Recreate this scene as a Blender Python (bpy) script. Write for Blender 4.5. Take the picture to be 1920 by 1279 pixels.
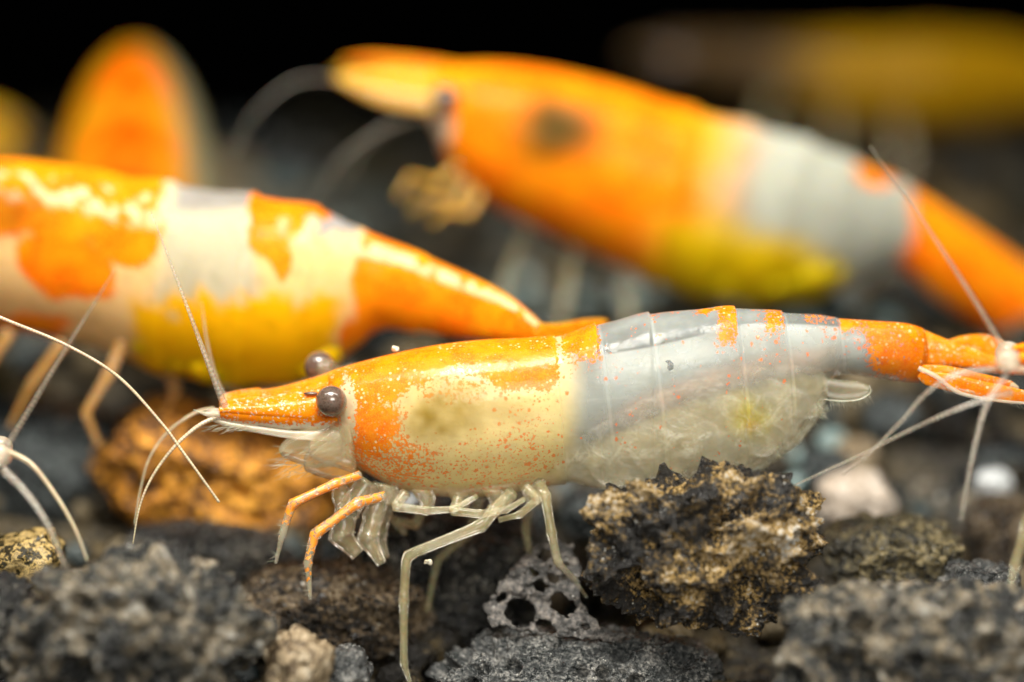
import bpy, bmesh, math, random
import numpy as np

# ------------------------------------------------------------------ camera, world, lamps, exposure
for o in list(bpy.data.objects): bpy.data.objects.remove(o)
scene = bpy.context.scene
col = scene.collection
MM = 0.001
PITCH = math.radians(15.0)
DIST = 92.0                       # mm from lens to the plane of the front shrimp
FPX = 1920 * 100.0 / 36.0         # 100 mm macro lens, photograph pixels
R_ = np.array([1.0, 0, 0]); F_ = np.array([0, math.cos(PITCH), -math.sin(PITCH)]); U_ = np.array([0, math.sin(PITCH), math.cos(PITCH)])
T_ = -F_                          # towards the camera
CAM = np.array([0, 0, 12.0]) - DIST * F_
cd = bpy.data.cameras.new('camera'); cam = bpy.data.objects.new('camera', cd); col.objects.link(cam)
cam.location = CAM * MM; cam.rotation_euler = (math.pi / 2 - PITCH, 0, 0)
cd.lens = 100; cd.sensor_width = 36; cd.clip_start = 0.002; cd.clip_end = 5
cd.dof.use_dof = True; cd.dof.focus_distance = (DIST - 1.3) * MM; cd.dof.aperture_fstop = 100.0 / 6.0
scene.camera = cam
w = bpy.data.worlds.new('World'); scene.world = w; w.use_nodes = True
w.node_tree.nodes['Background'].inputs[0].default_value = (0.22, 0.5, 0.55, 1)
w.node_tree.nodes['Background'].inputs[1].default_value = 0.035
def area(name, loc, target, sx, sy, power, color):
    ld = bpy.data.lights.new(name, 'AREA'); ld.shape = 'RECTANGLE'; ld.size = sx * MM; ld.size_y = sy * MM; ld.energy = power; ld.color = color
    o = bpy.data.objects.new(name, ld); col.objects.link(o); o.location = np.array(loc) * MM
    import mathutils
    d = mathutils.Vector(np.array(target) - np.array(loc)); o.rotation_euler = d.to_track_quat('-Z', 'Y').to_euler()
    return o
area('aquarium_strip_lamp', (0, -16, 80), (0, 2, 8), 120, 7, 0.048, (1.0, 0.96, 0.88))
area('flash_softbox', (-8, -30, 90), (0, 2, 8), 34, 20, 0.115, (1.0, 0.95, 0.86))
area('front_fill_lamp', (18, -92, 62), (0, 0, 10), 50, 30, 0.068, (1.0, 0.95, 0.86))  # front fill lamp added to brighten the shrimps' flanks
vs = scene.view_settings; vs.view_transform = 'Standard'; vs.look = 'None'; vs.exposure = 0.12; vs.gamma = 1
scene.cycles.use_denoising = True
scene.cycles.transparent_max_bounces = 16; scene.cycles.max_bounces = 6
scene.render.film_transparent = False

def P(px, py, d=0.0):
    """photograph pixel + depth behind the front shrimp (mm) -> world mm"""
    px = np.asarray(px, float); py = np.asarray(py, float); d = np.asarray(d, float)
    z = DIST + d
    return CAM + z[..., None] * F_ + ((px - 960) / FPX * z)[..., None] * R_ - ((py - 639.5) / FPX * z)[..., None] * U_
def pxmm(d): return FPX / (DIST + d)

# ------------------------------------------------------------------ numeric helpers
def ss(a, b, x): t = np.clip((x - a) / (b - a), 0, 1); return t * t * (3 - 2 * t)
_rng = np.random.RandomState(7)
_perm = np.concatenate([_rng.permutation(256)] * 3)
_grad = _rng.normal(size=(256, 3)); _grad /= np.linalg.norm(_grad, axis=1)[:, None]
def perlin(p):
    i = np.floor(p).astype(int); f = p - i; u = f * f * f * (f * (f * 6 - 15) + 10)
    i &= 255
    def g(dx, dy, dz):
        h = _perm[_perm[_perm[(i[:, 0] + dx) & 255] + ((i[:, 1] + dy) & 255)] + ((i[:, 2] + dz) & 255)]
        return np.einsum('ij,ij->i', _grad[h], f - np.array([dx, dy, dz]))
    def L(a, b, t): return a + (b - a) * t
    x, y, z = u.T
    return L(L(L(g(0,0,0), g(1,0,0), x), L(g(0,1,0), g(1,1,0), x), y), L(L(g(0,0,1), g(1,0,1), x), L(g(0,1,1), g(1,1,1), x), y), z) * 1.5
def fbm(p, o=4, gain=.5):
    s = 0; a = 1.0
    for k in range(o): s = s + a * perlin(p * 2 ** k + 17.3 * k); a *= gain
    return s
def catmull(pts, n):
    p = np.array(pts, float); m = len(p)
    if m == 2: t = np.linspace(0, 1, n)[:, None]; return p[0] * (1 - t) + p[1] * t
    e = np.vstack([2 * p[0] - p[1], p, 2 * p[-1] - p[-2]])
    t = np.linspace(0, m - 1 - 1e-9, n); k = t.astype(int); f = (t - k)[:, None]
    a, b, c, d = e[k], e[k + 1], e[k + 2], e[k + 3]
    return .5 * (2 * b + (c - a) * f + (2 * a - 5 * b + 4 * c - d) * f ** 2 + (3 * b - a - 3 * c + d) * f ** 3)

# ------------------------------------------------------------------ object helpers
def empty(name, label, cat, loc, group=None):
    o = bpy.data.objects.new(name, None); col.objects.link(o); o.empty_display_size = .002
    o.location = np.array(loc) * MM; o['label'] = label; o['category'] = cat
    if group: o['group'] = group
    return o
def tag(o, label, cat, group=None):
    o['label'] = label; o['category'] = cat
    if group: o['group'] = group
    return o
def mesh_obj(name, V, faces, mat, parent=None, attrs=None, smooth=True, origin=None):
    """V in world mm; local coordinates are relative to the parent's (or own) origin"""
    V = np.asarray(V, float); root = parent
    while root is not None and root.parent is not None: root = root.parent
    if parent is not None: org = np.array(root.location) / MM
    else: org = V.mean(0) if origin is None else np.array(origin)
    me = bpy.data.meshes.new(name)
    F = np.asarray(faces) if not isinstance(faces, list) else None
    if F is not None and name not in ('substrate', 'lava_flake'):      # outward normals
        T3 = F[:, :3]; A = V - V.mean(0)
        vol = np.einsum('ij,ij->', A[T3[:, 0]], np.cross(A[T3[:, 1]], A[T3[:, 2]]))
        if F.shape[1] == 4: vol += np.einsum('ij,ij->', A[F[:, 0]], np.cross(A[F[:, 2]], A[F[:, 3]]))
        if vol < 0: F = F[:, ::-1]
    L = (V - org) * MM
    if F is not None:
        nf, k = F.shape
        me.vertices.add(len(L)); me.vertices.foreach_set('co', L.ravel())
        me.loops.add(nf * k); me.loops.foreach_set('vertex_index', F.ravel().astype(np.int32))
        me.polygons.add(nf); me.polygons.foreach_set('loop_start', np.arange(0, nf * k, k, dtype=np.int32))
        me.update(calc_edges=True)
    else:
        me.from_pydata(L.tolist(), [], faces)
    me.polygons.foreach_set('use_smooth', np.full(len(me.polygons), smooth)); me.update()
    for nm, arr in (attrs or {}).items():
        arr = np.asarray(arr, float)
        if arr.ndim == 1:
            a = me.attributes.new(nm, 'FLOAT', 'POINT'); a.data.foreach_set('value', arr)
        else:
            if arr.shape[1] == 3: arr = np.hstack([arr, np.ones((len(arr), 1))])
            a = me.attributes.new(nm, 'FLOAT_COLOR', 'POINT'); a.data.foreach_set('color', arr.ravel())
    if mat: me.materials.append(mat)
    o = bpy.data.objects.new(name, me); col.objects.link(o)
    if parent is not None: o.parent = parent
    else: o.location = org * MM
    return o
def grid_faces(n, m, wrap=True):
    i = np.arange(n - 1)[:, None]; j = np.arange(m if wrap else m - 1)[None, :]
    a = i * m + j; b = i * m + (j + 1) % m; c = (i + 1) * m + (j + 1) % m; d = (i + 1) * m + j
    return np.stack([a, b, c, d], -1).reshape(-1, 4)
def tri(F): return np.vstack([F[:, [0, 1, 2]], F[:, [0, 2, 3]]])

def loft_points(pairs, n, m, roll=0.0, step=None, sq=1.0, caps=True):
    """pairs: (top x, top y, bottom x, bottom y, width ratio or -half width mm, depth)"""
    q = catmull(pairs, n)
    T = q[:, 0:2]; B = q[:, 2:4]; d = q[:, 5]; c = (T + B) / 2; h = (T - B) / 2
    s = np.linspace(0, 1, n)
    H = np.linalg.norm(h, axis=1) / pxmm(d)
    hd = h / np.linalg.norm(h, axis=1)[:, None]
    up = hd[:, 0:1] * R_ - hd[:, 1:2] * U_
    r = q[:, 4]
    cr, sr = math.cos(roll), math.sin(roll)
    Hh = np.where(r > 0, H / np.sqrt(cr ** 2 + np.maximum(r, 0) ** 2 * sr ** 2), H)
    Ww = np.where(r > 0, Hh * r, -r)
    if caps:
        e = np.ones(n); k = max(3, n // 40)
        e[:k] = np.sqrt(np.linspace(0.02, 1, k)); e[-k:] = np.sqrt(np.linspace(1, .02, k))
        Hh = Hh * e; Ww = Ww * e
    if step is not None: f = step(c[:, 0], T[:, 0]); Hh = Hh * f; Ww = Ww * f
    upr = cr * up + sr * T_; sd = cr * T_ - sr * up
    t = np.linspace(0, 2 * math.pi, m, endpoint=False)
    ct, st = np.cos(t), np.sin(t)
    ct = np.sign(ct) * np.abs(ct) ** sq; st = np.sign(st) * np.abs(st) ** sq
    C = P(c[:, 0], c[:, 1], d)
    V = C[:, None] + (Hh[:, None] * ct)[..., None] * upr[:, None] + (Ww[:, None] * st)[..., None] * sd[:, None]
    # near-side pixel of every vertex (mirrored), for markings that sit on both flanks alike
    hp = h[:, None] * ct[None, :, None]
    sp = -hd[:, None] * (np.abs(st)[None, :, None] * (Ww * pxmm(d) * sr)[:, None, None])
    pos = c[:, None] + hp * cr + sp
    return V.reshape(-1, 3), grid_faces(n, m), pos.reshape(-1, 2), np.repeat(s, m), np.tile(t, n)
def tube(points, radii, m=8, n=None):
    p = np.array(points, float); r = np.array(radii, float)
    if n: q = catmull(np.column_stack([p, np.broadcast_to(r, (len(p),)) if r.ndim == 0 else r]), n); p, r = q[:, :3], q[:, 3]
    if r.ndim == 0: r = np.full(len(p), float(r))
    tg = np.gradient(p, axis=0); tg /= np.linalg.norm(tg, axis=1)[:, None]
    a = np.cross(tg, T_ + .01 * U_); a /= np.linalg.norm(a, axis=1)[:, None]; b = np.cross(tg, a)
    t = np.linspace(0, 2 * math.pi, m, endpoint=False)
    V = p[:, None] + r[:, None, None] * (np.cos(t)[None, :, None] * a[:, None] + np.sin(t)[None, :, None] * b[:, None])
    V = V.reshape(-1, 3); Fq = tri(grid_faces(len(p), m))
    i0 = len(V); V = np.vstack([V, p[0], p[-1]]); j = np.arange(m); l = (len(p) - 1) * m
    Fq = np.vstack([Fq, np.stack([np.full(m, i0), (j + 1) % m, j], -1), np.stack([np.full(m, i0 + 1), l + j, l + (j + 1) % m], -1)])
    return V, Fq
def join(parts):
    V = []; Fs = []; k = 0
    for v, f in parts: V.append(v); Fs.append(f + k); k += len(v)
    return np.vstack(V), np.vstack(Fs)
def hairs(segs, r=.012):
    """segs: list of (p0, p1); fine tapering bristles"""
    out = []
    for a, b in segs:
        a = np.array(a); b = np.array(b); mid = (a + b) / 2 + np.random.RandomState(int(abs(a[0] * 997)) % 9999).normal(size=3) * np.linalg.norm(b - a) * .06
        out.append(tube([a, mid, b], [r, r * .7, r * .15], 3))
    return join(out)
_ico = {}
def ico(sub):
    if sub not in _ico:
        bm = bmesh.new(); bmesh.ops.create_icosphere(bm, subdivisions=sub, radius=1)
        V = np.array([v.co[:] for v in bm.verts]); bm.verts.index_update()
        Fq = np.array([[v.index for v in f.verts] for f in bm.faces]); bm.free(); _ico[sub] = (V, Fq)
    return _ico[sub]

# ------------------------------------------------------------------ materials
class N:
    def __init__(s, name):
        s.m = bpy.data.materials.new(name); s.m.use_nodes = True; s.t = s.m.node_tree; s.t.nodes.clear()
        s.out = s.t.nodes.new('ShaderNodeOutputMaterial'); s.co = s.t.nodes.new('ShaderNodeTexCoord').outputs['Object']
    def n(s, typ, props=None, **inp):
        nd = s.t.nodes.new('ShaderNode' + typ)
        for k, v in (props or {}).items(): setattr(nd, k, v)
        for k, v in inp.items():
            key = k.replace('_', ' ') if not k.startswith('i') or not k[1:].isdigit() else int(k[1:])
            sock = nd.inputs[key]
            if isinstance(v, bpy.types.NodeSocket): s.t.links.new(v, sock)
            else:
                if hasattr(sock.default_value, '__len__') and len(sock.default_value) == 4 and len(v) == 3: v = (*v, 1)
                sock.default_value = v
        return nd
    def noise(s, sc, det=3, rough=.5, dist=0, vec=None): return s.n('TexNoise', Vector=vec or s.co, Scale=sc * 1000, Detail=det, Roughness=rough, Distortion=dist).outputs['Fac']
    def vor(s, sc, feat='F1', vec=None): return s.n('TexVoronoi', {'feature': feat}, Vector=vec or s.co, Scale=sc * 1000).outputs['Distance']
    def math(s, op, a, b=0.0, c=0.0, clamp=False): return s.n('Math', {'operation': op, 'use_clamp': clamp}, i0=a, i1=b, i2=c).outputs[0]
    def mr(s, x, a, b, c=0.0, d=1.0): return s.n('MapRange', {'interpolation_type': 'SMOOTHSTEP'}, i0=x, i1=a, i2=b, i3=c, i4=d).outputs[0]
    def mix(s, f, a, b):
        nd = s.n('Mix', {'data_type': 'RGBA'}); 
        for i, v in ((0, f), (6, a), (7, b)):
            if isinstance(v, bpy.types.NodeSocket): s.t.links.new(v, nd.inputs[i])
            else: nd.inputs[i].default_value = (*v, 1) if i else v
        return nd.outputs[2]
    def bump(s, h, dist, st=1.0, nrm=None):
        nd = s.n('Bump', Height=h, Distance=dist * MM, Strength=st)
        if nrm: s.t.links.new(nrm, nd.inputs['Normal'])
        return nd.outputs[0]
    def attr(s, name, out='Fac'): return s.n('Attribute', {'attribute_name': name}).outputs[out]
    def done(s, sh): s.t.links.new(sh, s.out.inputs[0]); return s.m
    def glossmix(s, sh, rough=.12, ior=1.4, k=1.0, nrm=None):
        fr = s.n('Fresnel', IOR=ior).outputs[0]
        g = s.n('BsdfGlossy', Color=(1, 1, 1), Roughness=rough)
        if nrm: s.t.links.new(nrm, g.inputs['Normal'])
        return s.n('MixShader', i0=s.math('MULTIPLY', fr, k, clamp=True), i1=sh, i2=g.outputs[0]).outputs[0]

def shell_mat(name, kn=2.4, spec=1.0, fine=10.0, sss=.35, flecks=True, scale=.5, edge=(.36, .70), pspec=.06, dots=True, olvc=(.30, .19, .02)):
    m = N(name)
    base = m.attr('col', 'Color'); pig = m.attr('pig'); opa = m.attr('opa')
    n1 = m.noise(fine, 2.5, .6); n2 = m.noise(fine * .17, 3); n3 = m.noise(fine * 2.4, 2)
    pg2 = m.math('MULTIPLY_ADD', pig, 1.3, -.27) if dots else pig
    val = m.math('MULTIPLY_ADD', m.math('SUBTRACT', n1, .5), kn, pg2)
    val = m.math('MULTIPLY_ADD', m.math('SUBTRACT', n2, .5), .45, val)
    mask = m.math('MULTIPLY', m.mr(val, edge[0], edge[1]), m.mr(pig, .03, .12))
    if dots:
        vn = m.n('TexVoronoi', {'feature': 'F1'}, Vector=m.co, Scale=6500.0)
        sep = m.n('SeparateColor', Color=vn.outputs['Color']); rnd = sep.outputs[0]
        clump = m.mr(m.noise(1.6, 3), .32, .68, .25, 1.6)
        on = m.math('LESS_THAN', rnd, m.math('MULTIPLY', m.math('MULTIPLY', pig, clump), 1.5))
        dist_ = m.math('MULTIPLY_ADD', m.math('SUBTRACT', n3, .5), .7, m.math('MULTIPLY', vn.outputs['Distance'], m.mr(sep.outputs[1], 0.0, 1.0, .7, 2.2)))
        mask = m.math('MAXIMUM', mask, m.math('MULTIPLY', on, m.math('MULTIPLY', m.mr(dist_, .46, .26), .9)))
    org = m.mix(m.mr(n2, .35, .65), (.93, .16, .002), (.93, .27, .003))
    org = m.mix(m.mr(n3, .4, .75, 0, .7), org, (.95, .36, .01))
    org = m.mix(m.mr(pig, .35, .8), (.88, .17, .02), org)
    if flecks:
        v = m.vor(5.0); fl = m.math('MULTIPLY', m.mr(v, .30, .14), m.mr(m.noise(1.1, 2), .44, .60))
        org = m.mix(m.math('MULTIPLY', fl, .75), org, (.95, .75, .42))
    c = m.mix(mask, base, org)
    c = m.mix(m.attr('olv'), c, olvc)
    alpha = m.math('MAXIMUM', m.math('MULTIPLY', mask, .84), m.math('MULTIPLY', opa, m.mr(m.noise(1.3, 4), .2, .75, .8, 1.15)), clamp=True)
    nr = m.bump(m.noise(4.0, 4), .03, .6)
    b = m.n('BsdfPrincipled', Base_Color=c, Roughness=.42, Alpha=alpha, Subsurface_Weight=sss, Subsurface_Scale=scale * MM, Subsurface_Radius=(1, .55, .25), Specular_IOR_Level=pspec)
    m.t.links.new(nr, b.inputs['Normal'])
    return m.done(m.glossmix(b.outputs[0], .13, 1.38, spec, nr))
def flesh_mat(name, alpha=1.0, scale=.9):
    m = N(name)
    base = m.attr('col', 'Color')
    c = m.mix(m.mr(m.noise(1.2, 4), .3, .7, 0, .3), base, (.50, .46, .34)); st = m.n('Mapping', Vector=m.co, Scale=(.35, 1, 1.6)).outputs[0]; c = m.mix(m.mr(m.noise(2.2, 4, .6, .6, st), .5, .72, 0, .4), c, (.66, .68, .64))
    b = m.n('BsdfPrincipled', Base_Color=c, Roughness=.5, Alpha=alpha, Subsurface_Weight=.8, Subsurface_Scale=scale * MM, Subsurface_Radius=(1, .9, .75), Specular_IOR_Level=.3)
    return m.done(b.outputs[0])
def veil_mat(name, colr, lo, hi):
    m = N(name); n = m.noise(1.6, 6, .65, .8); v = m.vor(1.4, 'DISTANCE_TO_EDGE')
    wisp = m.mr(m.math('ABSOLUTE', m.math('SUBTRACT', m.noise(1.1, 4, .6, 1.2), .5)), .05, .0)
    base = m.attr('col', 'Color'); c = m.mix(m.mr(n, .35, .68), base, colr); c = m.mix(m.math('MULTIPLY', wisp, .6), c, (.95, .93, .80))
    al = m.math('MULTIPLY', m.math('ADD', m.mr(n, .3, .7, lo, hi), m.math('MULTIPLY', wisp, .3)), m.attr('opa'), clamp=True)
    nr = m.bump(n, .12, .8)
    b = m.n('BsdfPrincipled', Base_Color=c, Roughness=.35, Alpha=al, Subsurface_Weight=.5, Subsurface_Scale=.8 * MM, Subsurface_Radius=(1, .9, .7)); m.t.links.new(nr, b.inputs['Normal'])
    return m.done(m.glossmix(b.outputs[0], .2, 1.3, .35, nr))
def limb_mat(name, c1, c2, alpha=.7, ring=None, speck=None, rough=.3):
    m = N(name); n = m.noise(3, 3)
    c = m.mix(m.mr(n, .35, .65), c1, c2)
    al = alpha
    if speck: 
        k = m.mr(m.math('MULTIPLY_ADD', m.math('SUBTRACT', m.noise(6, 3), .5), 2, m.attr('pig')), .4, .6); c = m.mix(k, c, speck); al = m.math('MAXIMUM', m.math('MULTIPLY', k, .9), alpha)
    if ring:
        wv = m.math('SINE', m.math('MULTIPLY', m.attr('len'), ring)); c = m.mix(m.mr(wv, -.6, .6, 0, .4), c, (c1[0] * .3, c1[1] * .27, c1[2] * .2))
    b = m.n('BsdfPrincipled', Base_Color=c, Roughness=rough, Alpha=al, Subsurface_Weight=.4, Subsurface_Scale=.2 * MM, Specular_IOR_Level=.5)
    return m.done(m.glossmix(b.outputs[0], .15, 1.35, .7))
def eye_mat():
    m = N('eye_glossy_brown')
    lw = m.n('LayerWeight', Blend=.45).outputs['Facing']
    v = m.vor(14)
    c = m.mix(m.mr(v, .1, .6, 0, .5), (.08, .05, .036), (.19, .135, .105))
    b = m.n('BsdfPrincipled', Base_Color=c, Roughness=.25, Subsurface_Weight=.3, Subsurface_Scale=.3 * MM, Coat_Weight=1.0, Coat_Roughness=.06, Specular_IOR_Level=.5)
    return m.done(b.outputs[0])
def rock_mat(name, stops, sc=.8, rough=.45, bump=.12, fsc=6.0, spec=.5, glint=None, alb=.3, ka=1.1, kf=2.0, vary=None):
    m = N(name)
    a = m.noise(sc, 8, .62, .4); f = m.noise(fsc, 5, .7)
    x = m.math('MULTIPLY_ADD', m.math('SUBTRACT', a, .5), ka, m.math('MULTIPLY_ADD', m.math('SUBTRACT', f, .5), kf, .46))
    r = m.t.nodes.new('ShaderNodeValToRGB'); m.t.links.new(x, r.inputs[0]); e = r.color_ramp.elements
    for i, (p, c) in enumerate(stops):
        el = e[i] if i < 2 else e.new(p)
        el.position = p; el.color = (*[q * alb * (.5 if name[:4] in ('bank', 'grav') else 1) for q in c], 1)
    c = r.outputs[0]
    if glint:  # bright specks painted into the colour as wet glints
        v = m.vor(glint); k = m.math('MULTIPLY', m.mr(v, .2, .1), m.mr(m.noise(1.5, 2), .5, .6)); c = m.mix(k, c, (.62, .62, .58))
    if vary:                                    # each stone of the bank is lighter or darker than its neighbours
        rn = m.n('ObjectInfo').outputs['Random']; c = m.mix(m.mr(rn, .0, 1.0, .0, .95), c, vary); c = m.mix(m.mr(m.math('FRACT', m.math('MULTIPLY', rn, 7.31)), .35, .9, .9, 0.0), c, (.006, .007, .007))
    h = m.math('MULTIPLY_ADD', m.vor(fsc * .8), .5, f)
    nr = m.bump(h, bump, 1.0)
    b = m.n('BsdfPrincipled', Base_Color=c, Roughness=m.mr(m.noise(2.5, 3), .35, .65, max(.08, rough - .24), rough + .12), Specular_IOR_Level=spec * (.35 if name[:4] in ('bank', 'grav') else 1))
    m.t.links.new(nr, b.inputs['Normal'])
    return m.done(b.outputs[0])

M_shell = shell_mat('shell_speckled_orange', 2.6, .42); M_shell2 = shell_mat('shell_solid_patches', .7, .08, 3.0, .85, False, 1.0, (.15, .85), .04, False, (.10, .055, .004))
M_flesh = flesh_mat('milky_flesh', 1.0, 2.6); M_organ = flesh_mat('organ', 1.0, .3)
M_leg = limb_mat('clear_leg', (1.0, .86, .48), (.88, .72, .34), .13)
M_legS = limb_mat('leg_orange_speckle', (.75, .70, .50), (.62, .56, .36), .24, None, (.92, .32, .02))
M_face = limb_mat('pale_mouthparts', (1.0, .84, .50), (.88, .70, .36), .11)
M_white = limb_mat('white_blade', (.88, .80, .62), (.78, .68, .50), .34)
M_memb = limb_mat('swimmeret_membrane', (.80, .72, .46), (.64, .58, .38), .10)
M_ant = limb_mat('antenna_ringed', (.80, .66, .44), (.62, .50, .34), .8, 60.0)
M_antp = limb_mat('antenna_pale', (.66, .58, .46), (.52, .46, .36), .28, 40.0)
M_hair = limb_mat('bristle', (.92, .82, .58), (.8, .7, .48), .4)
M_eye = eye_mat(); M_veil = veil_mat('belly_membrane', (.60, .58, .42), .22, .75)
M_egg = shell_mat('yellow_egg', .4, .1, 1.5, .85, False, 1.0, (.36, .7), .04, False)

CREAM = (.98, .79, .36); MILK = (.46, .50, .48); CLEARC = (.55, .57, .56); ORNG = (.93, .30, .006); YEL = (.86, .45, .003)
def lerpc(c, m, k): return c * (1 - m[:, None]) + np.array(k)[None] * m[:, None]
def blob(p, cx, cy, rx, ry, soft=.25, rot=0.0):
    a = math.radians(rot); x = p[:, 0] - cx; y = p[:, 1] - cy
    u = (x * math.cos(a) + y * math.sin(a)) / rx; v = (-x * math.sin(a) + y * math.cos(a)) / ry
    return ss(1 + soft, 1 - soft, np.sqrt(u * u + v * v))
def pn(p, sc, seed=0): return perlin(np.column_stack([p / sc, np.full(len(p), seed * 3.7 + .5)]))

# ------------------------------------------------------------------ part builders
def limb(name, parent, pts, radii, mat, n=40, m=10, pig=None, knuckles=True):
    """pts: (px, py, depth) joints; straight articles with slightly swollen joints"""
    pts = np.array(pts, float); w3 = P(pts[:, 0], pts[:, 1], pts[:, 2])
    seg = []; rr = []; pg = []
    for i in range(len(w3) - 1):
        for t in (np.linspace(0, 1, 9) if i == len(w3) - 2 else np.linspace(0, 1, 9)[:-1]):
            seg.append(w3[i] * (1 - t) + w3[i + 1] * t); r = radii[i] * (1 - t) + radii[i + 1] * t
            if knuckles: r *= 1 + .16 * max(0, 1 - t / .12) * (i > 0) + .10 * max(0, 1 - (1 - t) / .12) - .08 * math.sin(t * math.pi)
            rr.append(r)
            if pig is not None: pg.append(pig[i] * (1 - t) + pig[i + 1] * t)
    seg = np.array(seg); k = seg.copy()
    k[1:-1] = seg[1:-1] * .6 + .2 * (seg[:-2] + seg[2:])
    V, Fq = tube(k, rr, m)
    at = None
    if pig is not None: at = {'pig': np.concatenate([np.repeat(pg, m), [pg[0], pg[-1]]])}
    return mesh_obj(name, V, Fq, mat, parent, at)
def flagellum(name, parent, pts, r0, r1, mat, n=90):
    pts = np.array(pts, float); w3 = catmull(P(pts[:, 0], pts[:, 1], pts[:, 2]), n)
    L = np.concatenate([[0], np.cumsum(np.linalg.norm(np.diff(w3, axis=0), axis=1))])
    V, Fq = tube(w3, np.linspace(r0, r1, n), 7)
    ln = np.concatenate([np.repeat(L, 7), [0, L[-1]]])
    return mesh_obj(name, V, Fq, mat, parent, {'len': ln})
def blade(name, parent, pairs, half, mat, roll=0.0, n=40, m=24, paint=None, d=0.0):
    pr = [(*q[:4], -half, q[4] if len(q) > 4 else d) for q in pairs]
    V, Fq, p, s, t = loft_points(pr, n, m, roll)
    at = paint(p, s, t) if paint else None
    return mesh_obj(name, V, Fq, mat, parent, at)
def ball(name, parent, px, py, d, r, mat, stretch=(1, 1, 1), sub=4, attrs=None):
    V, Fq = ico(sub); c = P(px, py, d)
    W = c + r * (V[:, 0:1] * stretch[0] * R_ + V[:, 1:2] * stretch[1] * U_ + V[:, 2:3] * stretch[2] * T_)
    return mesh_obj(name, W, Fq, mat, parent, attrs(W) if attrs else None)
def flat_attr(colr, pig=0.0, opa=1.0):
    return lambda *a: {'col': np.tile(colr, (len(a[0]), 1)), 'pig': np.full(len(a[0]), pig), 'opa': np.full(len(a[0]), opa)}

# ================================================================== the speckled shrimp in the middle
ROLL = math.radians(20)
base = P(900, 1180, 0)
sh = empty('shrimp', 'speckled shrimp with orange head and clear milky abdomen resting against the crusty brown lava rock', 'shrimp', base)
BODY = [(606, 702, 640, 800, .80, 0), (640, 689, 656, 862, .82, 0), (720, 667, 738, 914, .80, 0), (800, 650, 830, 932, .78, 0), (880, 639, 920, 931, .76, 0),
        (960, 634, 1000, 918, .74, 0), (1040, 631, 1062, 906, .72, 0), (1115, 610, 1130, 915, .70, 0), (1210, 590, 1215, 914, .66, 0), (1300, 581, 1312, 902, .60, 0),
        (1372, 578, 1398, 884, .58, 0), (1462, 586, 1486, 832, .60, 0), (1530, 591, 1544, 742, .70, 0), (1570, 597, 1572, 704, .78, .1), (1640, 602, 1642, 710, .72, .2), (1700, 607, 1700, 716, .66, .3), (1745, 622, 1735, 718, .5, .4)]
EDGES = [1040, 1117, 1215, 1374, 1464, 1568]
def mstep(cx, tx):
    f = np.ones_like(tx)
    for e in EDGES: f += .028 * ss(e - 70, e - 4, tx) * (tx < e) - .004 * (tx >= e) * ss(e + 30, e, tx)
    return f
V, Fq, p, s, t = loft_points(BODY, 520, 140, ROLL, mstep); V = V + (.05 * fbm(V * .9, 3) * ss(1060, 1140, p[:, 0]) * ss(780, 860, p[:, 1]))[:, None] * T_
x, y = p[:, 0], p[:, 1]
jx = x + 10 * pn(p, 60, 1); jy = y + 12 * pn(p, 45, 2) + 5 * pn(p, 14, 3)
# orange pigment
top = 702 - (x - 606) * .16
car = ss(1052, 1036, x + (y - 640) * -.08)
pig = np.zeros(len(x))
low = np.interp(x, [600, 700, 780, 850, 900, 935, 1030, 1050], [790, 770, 735, 700, 705, 742, 742, 720])
pig = np.maximum(pig, ss(12, -22, jy - low) * car)
pig = np.maximum(pig, .95 * blob(np.column_stack([jx, jy]), 700, 800, 62, 70, .5) * car)
pig = np.maximum(pig, .60 * blob(np.column_stack([jx, jy]), 735, 860, 95, 60, .5))
pig = np.maximum(pig, .40 * blob(np.column_stack([jx, jy]), 900, 845, 160, 85, .35) * ss(795, 840, y + (x - 800) * .22))
pig = np.maximum(pig, .32 * blob(np.column_stack([jx, jy]), 1000, 770, 60, 60, .6))
pig *= 1 - .85 * blob(p, 655, 770, 16, 60, .6); pig *= 1 - .7 * blob(p, 835, 790, 60, 36, .5, -10); pig = np.maximum(pig, .50 * blob(np.column_stack([jx, jy]), 850, 722, 95, 38, .5))
# abdominal bands
s1 = ss(1046, 1056, x) * ss(1132, 1112, x - (y - 640) * .10)
pig = np.maximum(pig, s1 * (ss(706, 655, jy) * .95))
pig = np.maximum(pig, .36 * s1 * ss(745, 690, jy))
pig = np.maximum(pig, .36 * blob(p, 1215, 596, 26, 16, .5))
pig = np.maximum(pig, .95 * ss(1290, 1330, jx + (620 - y) * .3) * ss(1378, 1374, x) * ss(606, 592, jy))
pig = np.maximum(pig, .82 * ss(1322, 1345, jx) * ss(1380, 1373, x) * ss(690, 630, jy))
pig = np.maximum(pig, .80 * ss(1412, 1438, jx) * ss(1470, 1462, x) * ss(668, 612, jy))
pig = np.maximum(pig, .36 * ss(1390, 1420, x) * ss(1470, 1462, x) * ss(690, 650, jy))
pig = np.maximum(pig, .62 * ss(1490, 1515, jx) * ss(1570, 1560, x) * ss(625, 597, jy))
pig = np.maximum(pig, .38 * ss(1490, 1540, jx) * ss(676, 640, jy))
tail = ss(1566, 1640, jx - (y - 600) * .25)
pig = np.maximum(pig, tail * .98 * ss(722, 690, jy - (x - 1640) * .25))
pig = np.maximum(pig, .95 * ss(1568, 1575, x) * ss(635, 610, jy))
pig = np.maximum(pig, .27 * ss(1100, 1150, x) * ss(1500, 1460, x) * (pn(p, 30, 9) > .25) * ss(900, 850, y))
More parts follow.
